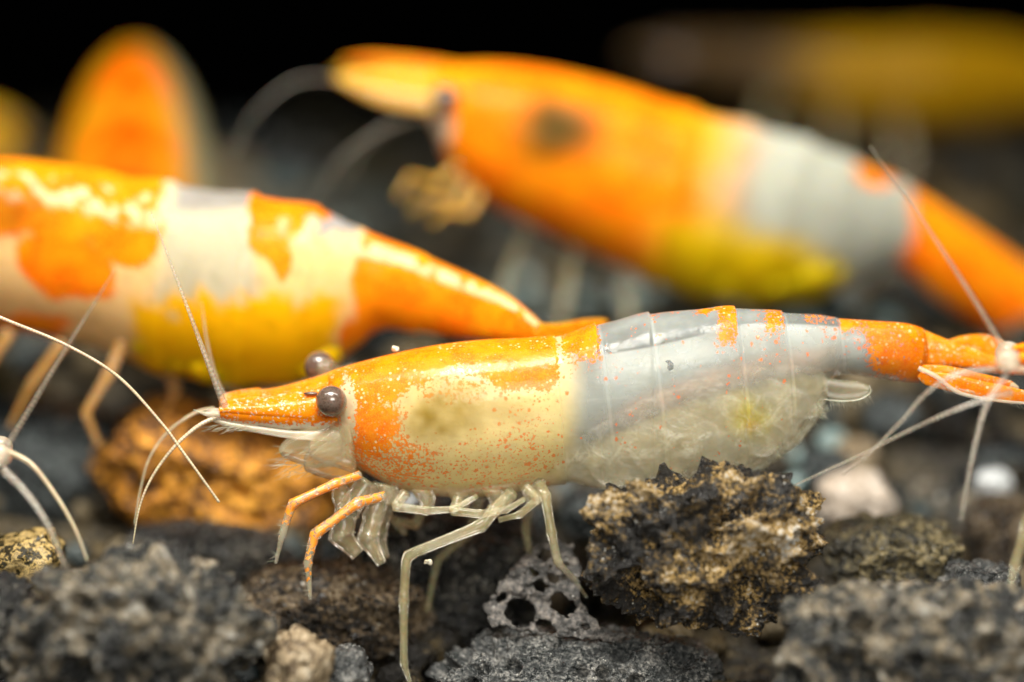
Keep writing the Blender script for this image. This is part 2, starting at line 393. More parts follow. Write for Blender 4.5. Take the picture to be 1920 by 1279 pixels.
# membrane colour under the pigment, and how milky it is
muscle_low = np.interp(x, [1050, 1100, 1200, 1300, 1400, 1500, 1570, 1760], [850, 828, 788, 748, 722, 702, 698, 712])
below = ss(-14, 14, y - muscle_low + 8 * pn(p, 40, 4))
thor = ss(1110, 1040, x)
C = np.tile(MILK, (len(x), 1)).astype(float)
C = lerpc(C, thor, CREAM)
C = lerpc(C, below * (1 - thor), (.90, .80, .52))
C = lerpc(C, .8 * ss(34, 4, np.abs(y - muscle_low + 28)) * ss(1080, 1180, x) * ss(1600, 1540, x), (.85, .62, .48))
C = lerpc(C, .5 * ss(7, 2, np.abs(y - (722 - 14 * np.sin(np.clip((x - 830) / 90, 0, 1) * math.pi)))) * ss(828, 838, x) * ss(924, 912, x), (.98, .95, .85))  # white stomach fold line, its highlight painted into the shell colour
olv = (.80 + .25 * pn(p, 22, 14)) * blob(np.column_stack([jx, jy]), 836, 768, 84, 54, .6, -10); olv = np.clip(np.maximum(olv, .5 * blob(np.column_stack([jx, jy]), 920, 765, 70, 26, .7, 8)), 0, 1)
C = lerpc(C, .5 * blob(p, 640, 760, 40, 100, .5), (.72, .66, .55)); C = lerpc(C, .9 * blob(p, 1402, 782, 38, 36, .7), (.92, .76, .05)); C = lerpc(C, .9 * blob(p, 1403, 796, 15, 11, .6), (.95, .55, 0)); C = lerpc(C, .35 * ss(.0, .5, pn(p, 40, 16) * 1.2) * (1 - thor), (.50, .52, .48)); C = lerpc(C, .5 * ss(.07, .01, np.abs(pn(p, 75, 17))) * below * (1 - thor), (.92, .90, .76))
opa = .26 + .24 * thor + .02 * below * (1 - thor) + .05 * np.abs(pn(p, 26, 6))
opa += .2 * blob(p, 830, 785, 75, 45, .4)
opa += .16 * ss(.8, .2, np.minimum(t, 2 * math.pi - t)) * ss(1110, 1140, x) * ss(1500, 1400, x)
for e in EDGES[1:]: opa += .16 * ss(5, 1.5, np.abs(x - (e + (y - 590) * .12 + 1))) * ss(1690, 1600, x)
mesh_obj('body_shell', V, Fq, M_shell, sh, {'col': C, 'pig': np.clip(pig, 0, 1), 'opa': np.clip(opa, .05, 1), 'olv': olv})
# flesh seen through the shell
FL = [(636, 716, 652, 835, .74, 0), (700, 690, 716, 893, .74, 0), (800, 672, 822, 915, .72, 0), (900, 662, 925, 912, .70, 0), (1000, 657, 1020, 890, .68, 0), (1070, 654, 1090, 850, .66, 0),
      (1120, 664, 1135, 826, .66, 0), (1200, 654, 1215, 788, .68, 0), (1300, 632, 1315, 748, .70, 0), (1400, 608, 1410, 722, .72, 0), (1500, 608, 1508, 702, .74, 0), (1570, 612, 1575, 697, .74, .1), (1640, 616, 1645, 703, .66, .2), (1712, 628, 1716, 706, .55, .3)]
V, Fq, p, s, t = loft_points(FL, 200, 64, ROLL)
x, y = p[:, 0], p[:, 1]; C = np.tile((.42, .46, .44), (len(x), 1)).astype(float)
C = lerpc(C, ss(1110, 1030, x), (.97, .82, .38)); 
C = lerpc(C, .7 * blob(p, 830, 785, 76, 44, .5, -8), (.34, .26, .06))
C = lerpc(C, .5 * ss(.5, .95, -np.cos(t)) * ss(1080, 1200, x), (.86, .60, .45))
mesh_obj('flesh', V, Fq, M_flesh, sh, {'col': C})
# brood pouch, swimmerets and the yellow ovary remnant
PO = [(1030, 820, 1036, 900, .7, 0), (1080, 800, 1090, 908, .72, 0), (1150, 770, 1165, 920, .64, 0), (1250, 725, 1270, 914, .52, 0), (1350, 695, 1372, 896, .46, 0), (1430, 685, 1462, 862, .44, 0), (1500, 680, 1528, 800, .44, 0), (1545, 685, 1556, 738, .4, 0)]
V, Fq, p, s, t = loft_points(PO, 120, 48, ROLL)
V = V + .16 * (fbm(V * 1.3, 4)[:, None]) * T_ + .10 * (fbm(V * 1.9 + 9, 3)[:, None]) * U_
C = np.tile((.90, .81, .52), (len(V), 1)); C = lerpc(C, .9 * blob(p, 1405, 788, 36, 38, .6), (.92, .78, .04)); C = lerpc(C, .9 * blob(p, 1403, 800, 16, 12, .5), (.95, .62, .0))
C = lerpc(C, .6 * ss(.05, .5, pn(p, 45, 12)), (.52, .54, .46)); C = lerpc(C, .5 * ss(.09, .02, np.abs(pn(p, 70, 13))), (.90, .88, .74))
mesh_obj('brood_pouch', V, Fq, M_veil, sh, {'col': C, 'opa': .25 + .75 * ss(.75, .1, np.cos(t))})
for k, (ax, ay, bx, by, w_) in enumerate([(1120, 850, 1165, 918, 70), (1205, 810, 1255, 908, 80), (1290, 775, 1350, 890, 84), (1372, 745, 1436, 862, 80), (1452, 715, 1522, 790, 64)]):
    for sd in (-1, 1):
        off = 0 if sd < 0 else 9
        dd = sd * (.62 - .06 * k)
        o = blade('swimmeret', sh, [(ax - 18 + off, ay - 12, ax + 26 + off, ay + 6), (ax + (bx - ax) * .4 - w_ * .5, ay + (by - ay) * .4 + 4, ax + (bx - ax) * .4 + w_ * .62, ay + (by - ay) * .4 - 8),
            (ax + (bx - ax) * .8 - w_ * .42 + off, ay + (by - ay) * .8 + 6, ax + (bx - ax) * .8 + w_ * .55 + off, ay + (by - ay) * .8 - 12), (bx - 14 + off, by - 2, bx + 18 + off, by - 12)], .07, M_memb, d=dd)
        if sd < 0:
            rs = np.random.RandomState(k); sg = []
            for q in np.linspace(.35, 1, 34):
                cx_ = ax + (bx - ax) * q + w_ * .55 * math.sqrt(max(0, 1 - ((q - .55) / .5) ** 2)); cy_ = ay + (by - ay) * q - 8
                sg.append((P(cx_ - 3, cy_, dd), P(cx_ + rs.uniform(8, 20), cy_ + rs.uniform(4, 18), dd + rs.uniform(-.2, .2))))
            V, Fq = hairs(sg, .009); mesh_obj('setae', V, Fq, M_hair, o)
o = blade('swimmeret', sh, [(1536, 706, 1548, 745), (1575, 712, 1575, 751), (1612, 716, 1610, 748), (1634, 726, 1630, 738)], .05, M_memb, d=-.5)
V, Fq = tube(catmull(P(np.array([1545, 1580, 1612, 1632, 1630]), np.array([749, 752, 749, 736, 722]), -.55), 40), np.full(40, .02), 6); mesh_obj('swimmeret_rim', V, Fq, M_white, o)
rs = np.random.RandomState(5); sg = []
for q in np.linspace(0, 1, 60):
    a = (1556 + 74 * q, 751 - 12 * q * q); sg.append((P(*a, -.5), P(a[0] + rs.uniform(0, 12), a[1] + rs.uniform(10, 24), -.5)))
V, Fq = hairs(sg, .007); mesh_obj('setae', V, Fq, M_hair, o)
rs = np.random.RandomState(6); sg = []
for q in np.linspace(0, 1, 70):
    a = np.array([1400 + 150 * q, 884 - 125 * q ** 1.3]); sg.append((P(*a, -.3), P(a[0] + rs.uniform(4, 14), a[1] + rs.uniform(4, 16), -.3)))
V, Fq = hairs(sg, .008); mesh_obj('setae', V, Fq, M_hair, sh)
# tail fan
def tailpaint(p, s, t):
    n = len(s); pg = .9 - .35 * ss(.75, 1, s) + .25 * pn(p, 10, 3)
    return {'col': np.tile((.80, .62, .40), (n, 1)), 'pig': np.clip(pg, .1, 1), 'opa': np.full(n, .7)}
blade('uropod', sh, [(1728, 655, 1738, 690, .9), (1770, 640, 1788, 668, .9), (1815, 628, 1838, 668, 1.1), (1862, 630, 1880, 674, 1.3), (1896, 652, 1904, 676, 1.4)], .08, M_shell, paint=tailpaint)
tel = blade('telson', sh, [(1718, 612, 1724, 690, .35), (1770, 634, 1778, 688, .35), (1820, 652, 1826, 694, .4), (1880, 672, 1884, 702, .45), (1925, 686, 1927, 702, .5)], .16, M_shell, paint=tailpaint)
blade('uropod', sh, [(1724, 684, 1728, 708, -.1), (1775, 686, 1786, 718, -.3), (1840, 700, 1856, 730, -.4), (1905, 716, 1915, 735, -.5)], .07, M_shell, paint=tailpaint)
u = blade('uropod', sh, [(1720, 694, 1722, 719, -.5), (1775, 700, 1790, 736, -.8), (1840, 714, 1860, 751, -1.0), (1915, 730, 1930, 757, -1.1), (1960, 742, 1965, 756, -1.1)], .08, M_shell, paint=tailpaint)
V, Fq = tube(catmull(P(np.array([1722, 1755, 1800, 1870, 1935]), np.array([690, 706, 737, 751, 757]), np.array([-.75, -.85, -.95, -1.1, -1.2])), 50), np.linspace(.09, .045, 50), 8); mesh_obj('uropod_spine', V, Fq, M_white, u)
sg = []
for q in np.linspace(0, 1, 60):
    a = (1762 + 160 * q, 724 + 36 * q - 6 * math.sin(q * 3)); sg.append((P(*a, -1), P(a[0] + 11, a[1] + 15, -1)))
V, Fq = hairs(sg, .010); mesh_obj('setae', V, Fq, M_hair, u)
# rostrum, antennule stalks, antennal scales
def ros_paint(p, s, t):
    n = len(s); return {'col': np.tile((.85, .62, .38), (n, 1)), 'pig': np.clip(.95 + .2 * pn(p, 12, 4) - .5 * ss(.9, 1, s), 0, 1), 'opa': np.full(n, .75)}
ro = blade('rostrum', sh, [(830, 648, 790, 700), (740, 664, 710, 720), (660, 684, 640, 732), (580, 712, 575, 752), (510, 731, 506, 764), (455, 735, 452, 766), (416, 744, 416, 760)], .62, M_shell, ROLL, 90, 28, ros_paint)
sg = []
for q in np.linspace(0, 1, 50):
    xx = 450 + 220 * q; yy = np.interp(xx, [450, 510, 580, 660], [737, 734, 714, 684]); sg.append((P(xx + 6, yy + 2, -.05), P(xx - 4, yy - 8, -.05)))
V, Fq = hairs(sg, .008); mesh_obj('rostral_setae', V, Fq, M_hair, ro)
def ped_paint(p, s, t):
    n = len(s); lowm = ss(-.45, -.9, np.cos(t)); return {'col': np.tile((.84, .76, .58), (n, 1)), 'pig': np.clip((.85 + .25 * pn(p, 12, 5)) * (1 - .8 * lowm), 0, 1), 'opa': np.full(n, .75)}
for sd, oy, dd in ((-1, 0, -.48), (1, -14, .6)):
    blade('antennule_stalk', sh, [(650, 736 + oy, 645, 800 + oy), (600, 738 + oy, 596, 806 + oy), (550, 744 + oy, 548, 806 + oy), (545, 741 + oy, 543, 808 + oy), (490, 744 + oy, 488, 802 + oy), (485, 741 + oy, 483, 804 + oy), (440, 747 + oy, 438, 796 + oy), (412, 756 + oy, 411, 788 + oy)], .52, M_shell, 0, 80, 28, ped_paint, dd)
    blade('antennal_scale', sh, [(640, 806 + oy, 636, 828 + oy), (560, 808 + oy, 556, 824 + oy), (490, 800 + oy, 486, 813 + oy), (430, 790 + oy, 426, 801 + oy), (392, 780 + oy, 393, 788 + oy)], .10, M_white, 0, 50, 20, None, dd * 1.6)
ball('antennule_joint', sh, 402, 776, -.8, .27, M_white, (1.1, .75, .8), 3)
V, Fq = tube(P(np.array([412, 385, 362]), np.array([776, 776, 768]), -1.0), [.12, .07, .01], 8); mesh_obj('scale_spine', V, Fq, M_white, sh)
sg = []
rs = np.random.RandomState(9)
for q in range(40):
    a = (rs.uniform(390, 470), rs.uniform(796, 806)); sg.append((P(*a, -.9), P(a[0] - rs.uniform(10, 30), a[1] + rs.uniform(0, 12), -.9)))
V, Fq = hairs(sg, .008); mesh_obj('setae', V, Fq, M_hair, sh)
flagellum('antennule', sh, [(424, 768, -.9), (405, 722, -1.0), (375, 640, -1.0), (330, 520, -.6), (284, 398, -.2)], .13, .018, M_antp)
flagellum('antennule', sh, [(424, 752, .7), (404, 705, .9), (388, 640, 1.2), (378, 565, 1.6)], .10, .012, M_antp)
flagellum('antennule', sh, [(406, 782, -.9), (370, 800, -1.1), (325, 840, -1.3), (285, 895, -1.4), (262, 950, -1.5), (249, 1020, -1.5)], .085, .022, M_ant)
flagellum('antennule', sh, [(402, 766, .6), (365, 775, .6), (315, 810, .6), (280, 860, .5), (263, 920, .4), (252, 985, .2)], .07, .016, M_ant)
blade('head', sh, [(690, 690, 690, 850), (640, 712, 640, 816), (580, 726, 578, 810), (500, 740, 500, 798), (440, 746, 440, 788), (412, 758, 412, 780)], 1.0, M_shell, 0, 60, 40, ped_paint, -.05)
# eyes
for ex, ey, dd in ((621, 752, -1.35), (599, 687, 1.25)):
    V, Fq = ico(5); c = P(ex, ey, dd)
    e = mesh_obj('eye', c + .50 * V, Fq, M_eye, sh)
    a = P(ex + 24, ey + 14, dd * .55); b = P(ex + 5, ey + 3, dd * .95)
    V, Fq = tube([a, (a + b) / 2, b], [.36, .40, .42], 20); mesh_obj('eye_stalk', V, Fq, M_face, e)
ball('eye_notch', sh, 583, 738, -.85, .24, M_eye, (1, .28, .5), 3)
# face and mouthparts
for k, (pr, hw, dd) in enumerate([([(648, 770, 652, 860), (600, 790, 602, 878), (560, 805, 566, 872), (532, 826, 540, 862), (522, 842, 528, 854)], .6, -.5), ([(665, 800, 670, 900), (625, 820, 630, 902), (590, 840, 594, 892), (568, 856, 570, 882)], .6, -.3),
                                  ([(640, 780, 650, 840), (590, 800, 592, 850), (550, 815, 552, 848), (526, 842, 530, 856)], .3, .6), ([(660, 770, 672, 890), (630, 790, 640, 880), (600, 812, 606, 868), (578, 830, 580, 856)], .5, -.9)]):
    blade('mouthpart', sh, pr, hw, M_face, 0, 40, 24, None, dd)
rs = np.random.RandomState(3); sg = []
for q in range(120):
    a = (rs.uniform(528, 640), rs.uniform(835, 890)); sg.append((P(*a, -.7), P(a[0] - rs.uniform(8, 46), a[1] + rs.uniform(-4, 20), -.7 + rs.uniform(-.3, .3))))
V, Fq = hairs(sg, .009); mesh_obj('mouth_setae', V, Fq, M_hair, sh)
for k, (pts, rr) in enumerate([([(690, 905, -.5), (650, 960, -.8), (640, 1005, -.9), (672, 1040, -.9)], [.42, .40, .42, .25]), ([(720, 910, -.3), (700, 970, -.5), (690, 1010, -.7), (716, 1058, -.8)], [.40, .36, .38, .16]),
                               ([(740, 915, .3), (716, 960, .3), (708, 1005, .2), (722, 1048, 0)], [.36, .34, .32, .15])]):
    limb('maxilliped', sh, pts, rr, M_face, m=14)
ball('claw', sh, 640, 930, -.9, .36, M_face, (.9, 1.2, .8), 3)
# legs
rs = np.random.RandomState(21); sg = []
for q in range(46):
    t_ = rs.rand(); i = rs.randint(3); pl = [(630, 906), (548, 944), (530, 1000), (517, 1056)] if q % 2 else [(672, 942), (590, 1002), (577, 1055), (582, 1124)]
    a = np.array(pl[i]) * (1 - t_) + np.array(pl[i + 1]) * t_; sg.append((P(*a, -1.6), P(a[0] - rs.uniform(10, 24), a[1] + rs.uniform(-10, 10), -1.6 + rs.uniform(-.2, .2))))
V, Fq = hairs(sg, .007); mesh_obj('leg_setae', V, Fq, M_hair, sh)
limb('leg', sh, [(676, 890, -1.0), (630, 906, -1.3), (548, 944, -1.6), (530, 1000, -1.6), (517, 1056, -1.5)], [.15, .16, .16, .13, .05], M_legS, pig=[.55, .6, .6, .25, .05])
limb('leg', sh, [(720, 930, -.8), (672, 942, -1.2), (590, 1002, -1.5), (577, 1055, -1.6), (582, 1124, -1.5)], [.17, .18, .18, .14, .06], M_legS, pig=[.4, .62, .6, .45, .1])
limb('leg', sh, [(960, 925, -.7), (925, 958, -1.3), (905, 985, -1.4), (762, 1042, -1.6), (757, 1125, -1.7), (757, 1245, -1.8), (772, 1290, -1.8)], [.24, .23, .21, .18, .165, .13, .05], M_leg)
limb('leg', sh, [(1010, 905, -.6), (1022, 928, -1.0), (1034, 1000, -1.1), (1046, 1056, -1.1), (1075, 1085, -.6), (1100, 1120, -.2)], [.23, .19, .17, .15, .10, .04], M_leg)
for pts in ([(760, 925, -.9), (740, 950, -1.2), (800, 958, -1.2), (850, 955, -1.1), (895, 930, -.9)], [(860, 935, -.8), (850, 958, -1.1), (900, 964, -1.2), (950, 956, -1.1), (985, 935, -.8)], [(985, 915, -.7), (1010, 935, -1.0), (975, 965, -1.0), (935, 975, -.9)],
            [(800, 930, .6), (780, 985, 1.0), (735, 975, 1.4), (760, 1000, 1.6)], [(900, 930, .8), (880, 1000, 1.4), (820, 1050, 1.8), (800, 1150, 2.0)], [(1000, 920, .8), (985, 990, 1.4), (1000, 1080, 1.6)]):
    limb('leg', sh, pts, np.linspace(.20, .09, len(pts)), M_leg)
for k in range(5): blade('coxa', sh, [(700 + k * 66, 905 + 14 * math.sin(k * .8), 745 + k * 66, 908 + 12 * math.sin(k * .8)), (716 + k * 66, 930 + 10 * math.sin(k * .8), 752 + k * 66, 928 + 10 * math.sin(k * .8)), (724 + k * 66, 950 + 8 * math.sin(k * .8), 748 + k * 66, 946 + 8 * math.sin(k * .8))], .4, M_face, 0, 24, 16, None, -.5 - .2 * (k % 2))

# ================================================================== the other shrimps
def other(label, body, roll, paint, loc_px, edges=(), shellm=None, n=170, m=72):
    r = empty('shrimp', label, 'shrimp', P(*loc_px))
    def stp(cx, tx):
        f = np.ones_like(tx)
        for e in edges: f += .04 * ss(e - 80, e - 5, tx) * (tx < e)
        return f
    V, Fq, p, s, t = loft_points(body, n, m, roll, stp)
    mesh_obj('body_shell', V, Fq, shellm or M_shell2, r, paint(p, s, t))
    return r
def tailfan(r, root, tips, hw, mat, attr, rootw=26):
    for (tx, ty, w0, d0, d1) in tips:
        dx, dy = tx - root[0], ty - root[1]; L = math.hypot(dx, dy); nx, ny = -dy / L, dx / L
        sgn = -1 if ny > 0 else 1; nx *= sgn; ny *= sgn
        blade('tail_blade', r, [(root[0] + nx * rootw * .6, root[1] + ny * rootw * .6, root[0] - nx * rootw * .6, root[1] - ny * rootw * .6, d0)] +
              [(root[0] + dx * q + nx * w0 * wq, root[1] + dy * q + ny * w0 * wq, root[0] + dx * q - nx * w0 * wq, root[1] + dy * q - ny * w0 * wq, d0 + (d1 - d0) * q) for q, wq in ((.35, .85), (.7, 1), (.95, .7), (1.0, .3))], hw, mat, 0, 30, 16, attr)

# shrimp whose back half rises behind the speckled one
MID = [(-420, 470, -410, 540, .8, 10.5), (-330, 390, -320, 575, .8, 10.1), (-200, 330, -170, 590, .8, 8.9), (0, 299, 0, 615, .78, 7.5), (150, 314, 150, 645, .76, 6.9), (330, 348, 300, 696, .74, 6.4), (470, 368, 440, 722, .72, 6.1), (600, 394, 560, 714, .68, 5.9),
       (660, 425, 650, 660, .66, 5.7), (720, 448, 715, 618, .68, 5.5), (800, 482, 780, 622, .66, 5.1), (900, 526, 865, 634, .62, 4.5), (965, 562, 940, 640, .6, 3.0), (1035, 624, 1010, 648, .55, 2.7)]
def mid_paint(p, s, t):
    x, y = p.T; q = np.column_stack([x + 22 * pn(p, 70, 21) + 8 * pn(p, 22, 22), y + 22 * pn(p, 70, 23) + 8 * pn(p, 22, 24)])
    C = np.tile((.80, .52, .22), (len(x), 1)); C = lerpc(C, ss(300, 340, q[:, 0]) * ss(505, 470, q[:, 0]), (.50, .45, .31)); 
    C = lerpc(C, ss(330, 350, x) * ss(500, 470, x) * ss(415, 390, y), (.28, .26, .23))
    C = lerpc(C, ss(560, 590, x) * ss(690, 660, x) * ss(460, 440, y), (.30, .28, .26))
    pg = ss(330, 300, q[:, 0]) * ss(470, 430, q[:, 1] - .1 * (x - 150))
    pg = np.maximum(pg, blob(q, 140, 500, 95, 66, .12, 20)); pg = np.maximum(pg, blob(q, 262, 440, 60, 70, .15))
    pg = np.maximum(pg, blob(q, 530, 420, 55, 70, .12, 0)); pg = np.maximum(pg, blob(q, 535, 480, 25, 50, .12)); pg = np.maximum(pg, ss(480, 500, x) * ss(640, 600, x) * ss(30, 20, y - 370 - (x - 490) * .2))
    pg = np.maximum(pg, ss(650, 690, q[:, 0] + .2 * (y - 500)))
    pg = np.maximum(pg, .8 * blob(q, 60, 610, 90, 30, .3))
    # pale flecks along the back, with a highlight band painted along the tail
    st = ss(.30, .42, t) * ss(.95, .80, t) * ss(-60, 40, x)
    pale = st * ss(-.15, .15, pn(p, 26, 25) + .25 * ss(600, 700, x)) * np.where(x < 330, 1, ss(500, 560, x))
    pg = pg * (1 - .9 * pale); C = lerpc(C, pale, (.80, .52, .28))
    q = q + np.column_stack([12 * pn(p, 26, 27), 26 * pn(p, 34, 28)]); C = lerpc(C, ss(552, 576, q[:, 1]) * ss(230, 280, q[:, 0]) * ss(660, 620, q[:, 0]), YEL); pg *= 1 - ss(545, 575, q[:, 1]) * ss(230, 270, q[:, 0]) * ss(660, 630, q[:, 0])
    return {'col': C, 'pig': pg, 'opa': np.full(len(x), 1.0), 'olv': .6 * blob(p, 35, 405, 60, 45, .7)}
mid = other('orange and cream shrimp carrying yellow eggs, its tail reaching behind the speckled shrimp', MID, math.radians(16), mid_paint, (300, 860, 6), (330, 490, 600, 690, 800))
rs = np.random.RandomState(11); Ve, Fe = ico(3)
for k in range(70):
    ex = rs.uniform(270, 610); lo = np.interp(ex, [255, 330, 430, 560, 660], [655, 700, 722, 712, 660]); ey = lo - rs.uniform(30, 46)
    dd = 6.0 + rs.uniform(-.5, .9)
    rot = rs.normal(size=(3, 3)); W = P(ex, ey, dd) + (Ve * (.60 + .10 * rs.rand(3))) @ np.linalg.qr(rot)[0]
    mesh_obj('egg', W, Fe, M_egg, mid, flat_attr(np.array(YEL) * rs.uniform(.92, 1.02), 0, 1)(W))
tailfan(mid, (1000, 622), [(1140, 606, 12, 2.2, 3.6), (1120, 640, 20, 2.2, 3.4), (1100, 670, 20, 2.2, 3.2)], .1, M_shell2, flat_attr((.9, .32, .02), .9, 1))
M_legO = limb_mat('leg_orange', (.85, .45, .10), (.72, .40, .14), .35); M_legY = limb_mat('leg_yellow', (.88, .46, .02), (.78, .48, .08), .5)
for pts in ([(230, 640, 5.6), (205, 700, 5.4), (160, 775, 5.2), (185, 835, 5.4)], [(120, 640, 6), (60, 720, 6), (20, 800, 6.4)], [(300, 670, 6.5), (330, 730, 7), (300, 800, 7.4)], [(20, 620, 6), (-30, 700, 6), (-60, 790, 6)]):
    limb('leg', mid, pts, np.linspace(.25, .12, len(pts)), M_legO)
blade('rostrum', mid, [(-330, 400, -330, 440, 8.4), (-420, 450, -420, 470, 8.8), (-520, 500, -520, 506, 9)], .25, M_shell2, 0, 30, 16, flat_attr((.9, .4, .1), .9, 1))
for yy, dd in ((445, 7.1), (430, 9.8)): ball('eye', mid, -365, yy, dd, .52, M_eye)
flagellum('antenna', mid, [(-420, 500, 8.4), (-520, 620, 8), (-600, 760, 7)], .11, .02, M_ant)
# berried shrimp further up the bank
FAR = [(770, 130, 785, 200, .8, 14.2), (820, 126, 815, 245, .8, 14.4), (865, 122, 850, 320, .82, 14.6), (950, 122, 935, 392, .80, 14.8), (1050, 136, 1030, 440, .78, 15), (1180, 168, 1140, 490, .76, 15), (1310, 213, 1230, 530, .72, 15), (1420, 240, 1330, 556, .68, 15.2),
       (1520, 270, 1430, 566, .66, 15.4), (1600, 304, 1530, 556, .64, 15.8), (1660, 332, 1610, 528, .66, 16.2), (1705, 352, 1685, 500, .7, 16.6), (1800, 412, 1755, 556, .66, 17.2), (1900, 480, 1850, 612, .6, 18), (1990, 548, 1945, 670, .5, 18.6), (2030, 590, 2000, 690, .4, 19)]
def far_paint(p, s, t):
    x, y = p.T; q = np.column_stack([x + 25 * pn(p, 90, 31), y + 25 * pn(p, 90, 33)])
    C = np.tile((.40, .41, .34), (len(x), 1)); u_ = q[:, 0] + .35 * (q[:, 1] - 330)
    C = lerpc(C, ss(440, 520, y - .25 * (x - 1400)) * ss(1300, 1400, x), (.52, .42, .32))
    pg = ss(1350, 1265, q[:, 0] - .05 * (y - 300)) * ss(520, 420, y - .25 * (x - 1050)); C = lerpc(C, ss(1440, 1300, q[:, 0] + .25 * (y - 300)), (.88, .34, .008)); pg *= .9 + .3 * pn(p, 120, 35)
    pg *= ss(330, 280, y - 140 - .9 * (1290 - q[:, 0]) + 60 * ss(1000, 1250, x)) * 0 + 1
    pg = np.maximum(pg, ss(1680, 1720, q[:, 0] + .1 * (y - 400))); pg = np.maximum(pg, blob(q, 1635, 340, 34, 26, .4))
    olv = blob(q, 1045, 250, 78, 62, .7)
    yl = ss(380, 450, q[:, 1] - .22 * (x - 1300)) * ss(1150, 1290, q[:, 0]) * ss(1600, 1530, q[:, 0]); C = lerpc(C, yl, (.74, .50, .004)); pg *= 1 - yl
    wf = blob(p, 818, 240, 34, 50, .5); C = lerpc(C, wf, (.78, .66, .5)); pg *= 1 - wf
    return {'col': C, 'pig': pg, 'opa': np.full(len(x), 1.0), 'olv': olv}
far = other('large deep orange shrimp with milky abdomen and yellow-green eggs on the gravel bank', FAR, math.radians(14), far_paint, (1150, 640, 15), (1310, 1420, 1520, 1610, 1700))
for k in range(60):
    ex = rs.uniform(1225, 1560); lo = np.interp(ex, [1225, 1330, 1430, 1560], [520, 560, 566, 540]); ey = lo - rs.uniform(0, 12) - 24
    W = P(ex, ey - 12, 15.3 + rs.uniform(-.5, .7)) + Ve * .66
    mesh_obj('egg', W, Fe, M_egg, far, flat_attr(np.array((.70, .46, .004)) * rs.uniform(.9, 1.05), 0, 1)(W))
blade('rostrum', far, [(880, 125, 870, 175), (800, 112, 800, 150), (700, 104, 700, 128), (640, 112, 640, 118)], .4, M_shell2, 0, 40, 16, flat_attr((.8, .3, .05), .95, 1), 14.6)
for sd, oy in ((-.8, 0), (.8, -14)):
    blade('antennule_stalk', far, [(830, 140 + oy, 825, 205 + oy), (740, 128 + oy, 735, 185 + oy), (670, 132 + oy, 668, 164 + oy), (632, 140 + oy, 632, 148 + oy)], .35, M_egg, 0, 30, 16, flat_attr((.62, .36, .03), 0, 1), 14.4 + sd)
    blade('antennal_scale', far, [(830, 180 + oy, 826, 215 + oy), (720, 165 + oy, 716, 196 + oy), (624, 140 + oy, 624, 150 + oy)], .12, M_legY, 0, 30, 16, None, 14.4 + sd * 1.4)
for ex, ey, dd in ((836, 184, 12.9), (846, 150, 16.2)): ball('eye', far, ex, ey, dd, .52, M_eye)
for pts, mt in (([(860, 310, 14), (820, 345, 13.6), (770, 330, 13.2), (745, 370, 13)], M_legY), ([(880, 340, 14), (850, 380, 13.6), (800, 370, 13.4), (770, 400, 13.4)], M_legY), ([(900, 360, 13.6), (880, 400, 13.4), (835, 395, 13), (810, 420, 13)], M_legY), ([(990, 420, 15.4), (950, 520, 15.6), (930, 690, 15.4)], M_leg), ([(1080, 460, 15.4), (1060, 560, 15), (1030, 705, 14.8)], M_leg), ([(1170, 500, 15.4), (1180, 590, 15), (1150, 705, 15)], M_leg)):
    limb('leg', far, pts, np.linspace(.20, .08, len(pts)) if mt is M_legY else np.linspace(.24, .12, len(pts)), mt)
for pts in ([(810, 215, 14), (720, 240, 13.4), (640, 300, 13), (590, 380, 12.6)], [(800, 210, 15), (700, 260, 15), (640, 350, 15)], [(660, 150, 14.4), (560, 150, 14), (480, 210, 13.6), (430, 300, 13.4)]): flagellum('antenna', far, pts, .05, .02, M_antp)
tailfan(far, (2000, 630), [(2160, 700, 40, 18.8, 20), (2140, 760, 40, 18.8, 19.4), (2170, 730, 36, 18.8, 21)], .12, M_shell2, flat_attr((.9, .3, .02), .95, 1), 50)
# shrimp seen end on, arching up behind
END = [(236, 84, 276, 84, .8, 31), (194, 118, 318, 118, .8, 29.5), (158, 170, 352, 170, .8, 28), (128, 245, 380, 245, .8, 26.5), (106, 330, 396, 330, .8, 25), (104, 420, 400, 420, .8, 24), (120, 520, 380, 520, .8, 23.5), (160, 600, 340, 600, .7, 23)]
def end_paint(p, s, t):
    x, y = p.T; C = np.tile((.20, .18, .10), (len(x), 1)); pg = np.zeros(len(x))
    f = np.sin(t)  # toward the camera is the back
    xx = (x - 252); 
    C = lerpc(C, ss(130, 100, np.abs(xx + 20)), (.52, .20, .004))
    for cy, hw_, hh in ((135, 66, 30), (245, 66, 28), (330, 66, 28)): C = lerpc(C, blob(np.column_stack([xx, y + np.abs(xx) * -.7]), 0, cy, hw_, hh, .3), (.90, .06, .0))
    return {'col': C, 'pig': pg, 'opa': np.full(len(x), 1.0)}
END2 = END
V, Fq, p, s, t = loft_points(END2, 120, 64, 0.0)
pos = np.column_stack([np.interp(np.cos(t), [-1, 1], [380, 124]), p[:, 1]])
en = empty('shrimp', 'orange shrimp seen end on with reddish chevrons, arched up behind the orange and cream shrimp', 'shrimp', P(250, 600, 24))
mesh_obj('body_shell', V, Fq, M_shell2, en, end_paint(pos, s, t))
for sx in (90, 412): limb('leg', en, [(sx * .8 + 50, 420, 24), (sx, 440, 23.6), (sx + (sx - 250) * .15, 560, 23)], [.5, .4, .2], M_legY)
for sx in (190, 310): ball('eye', en, sx, 560, 22, .55, M_eye)
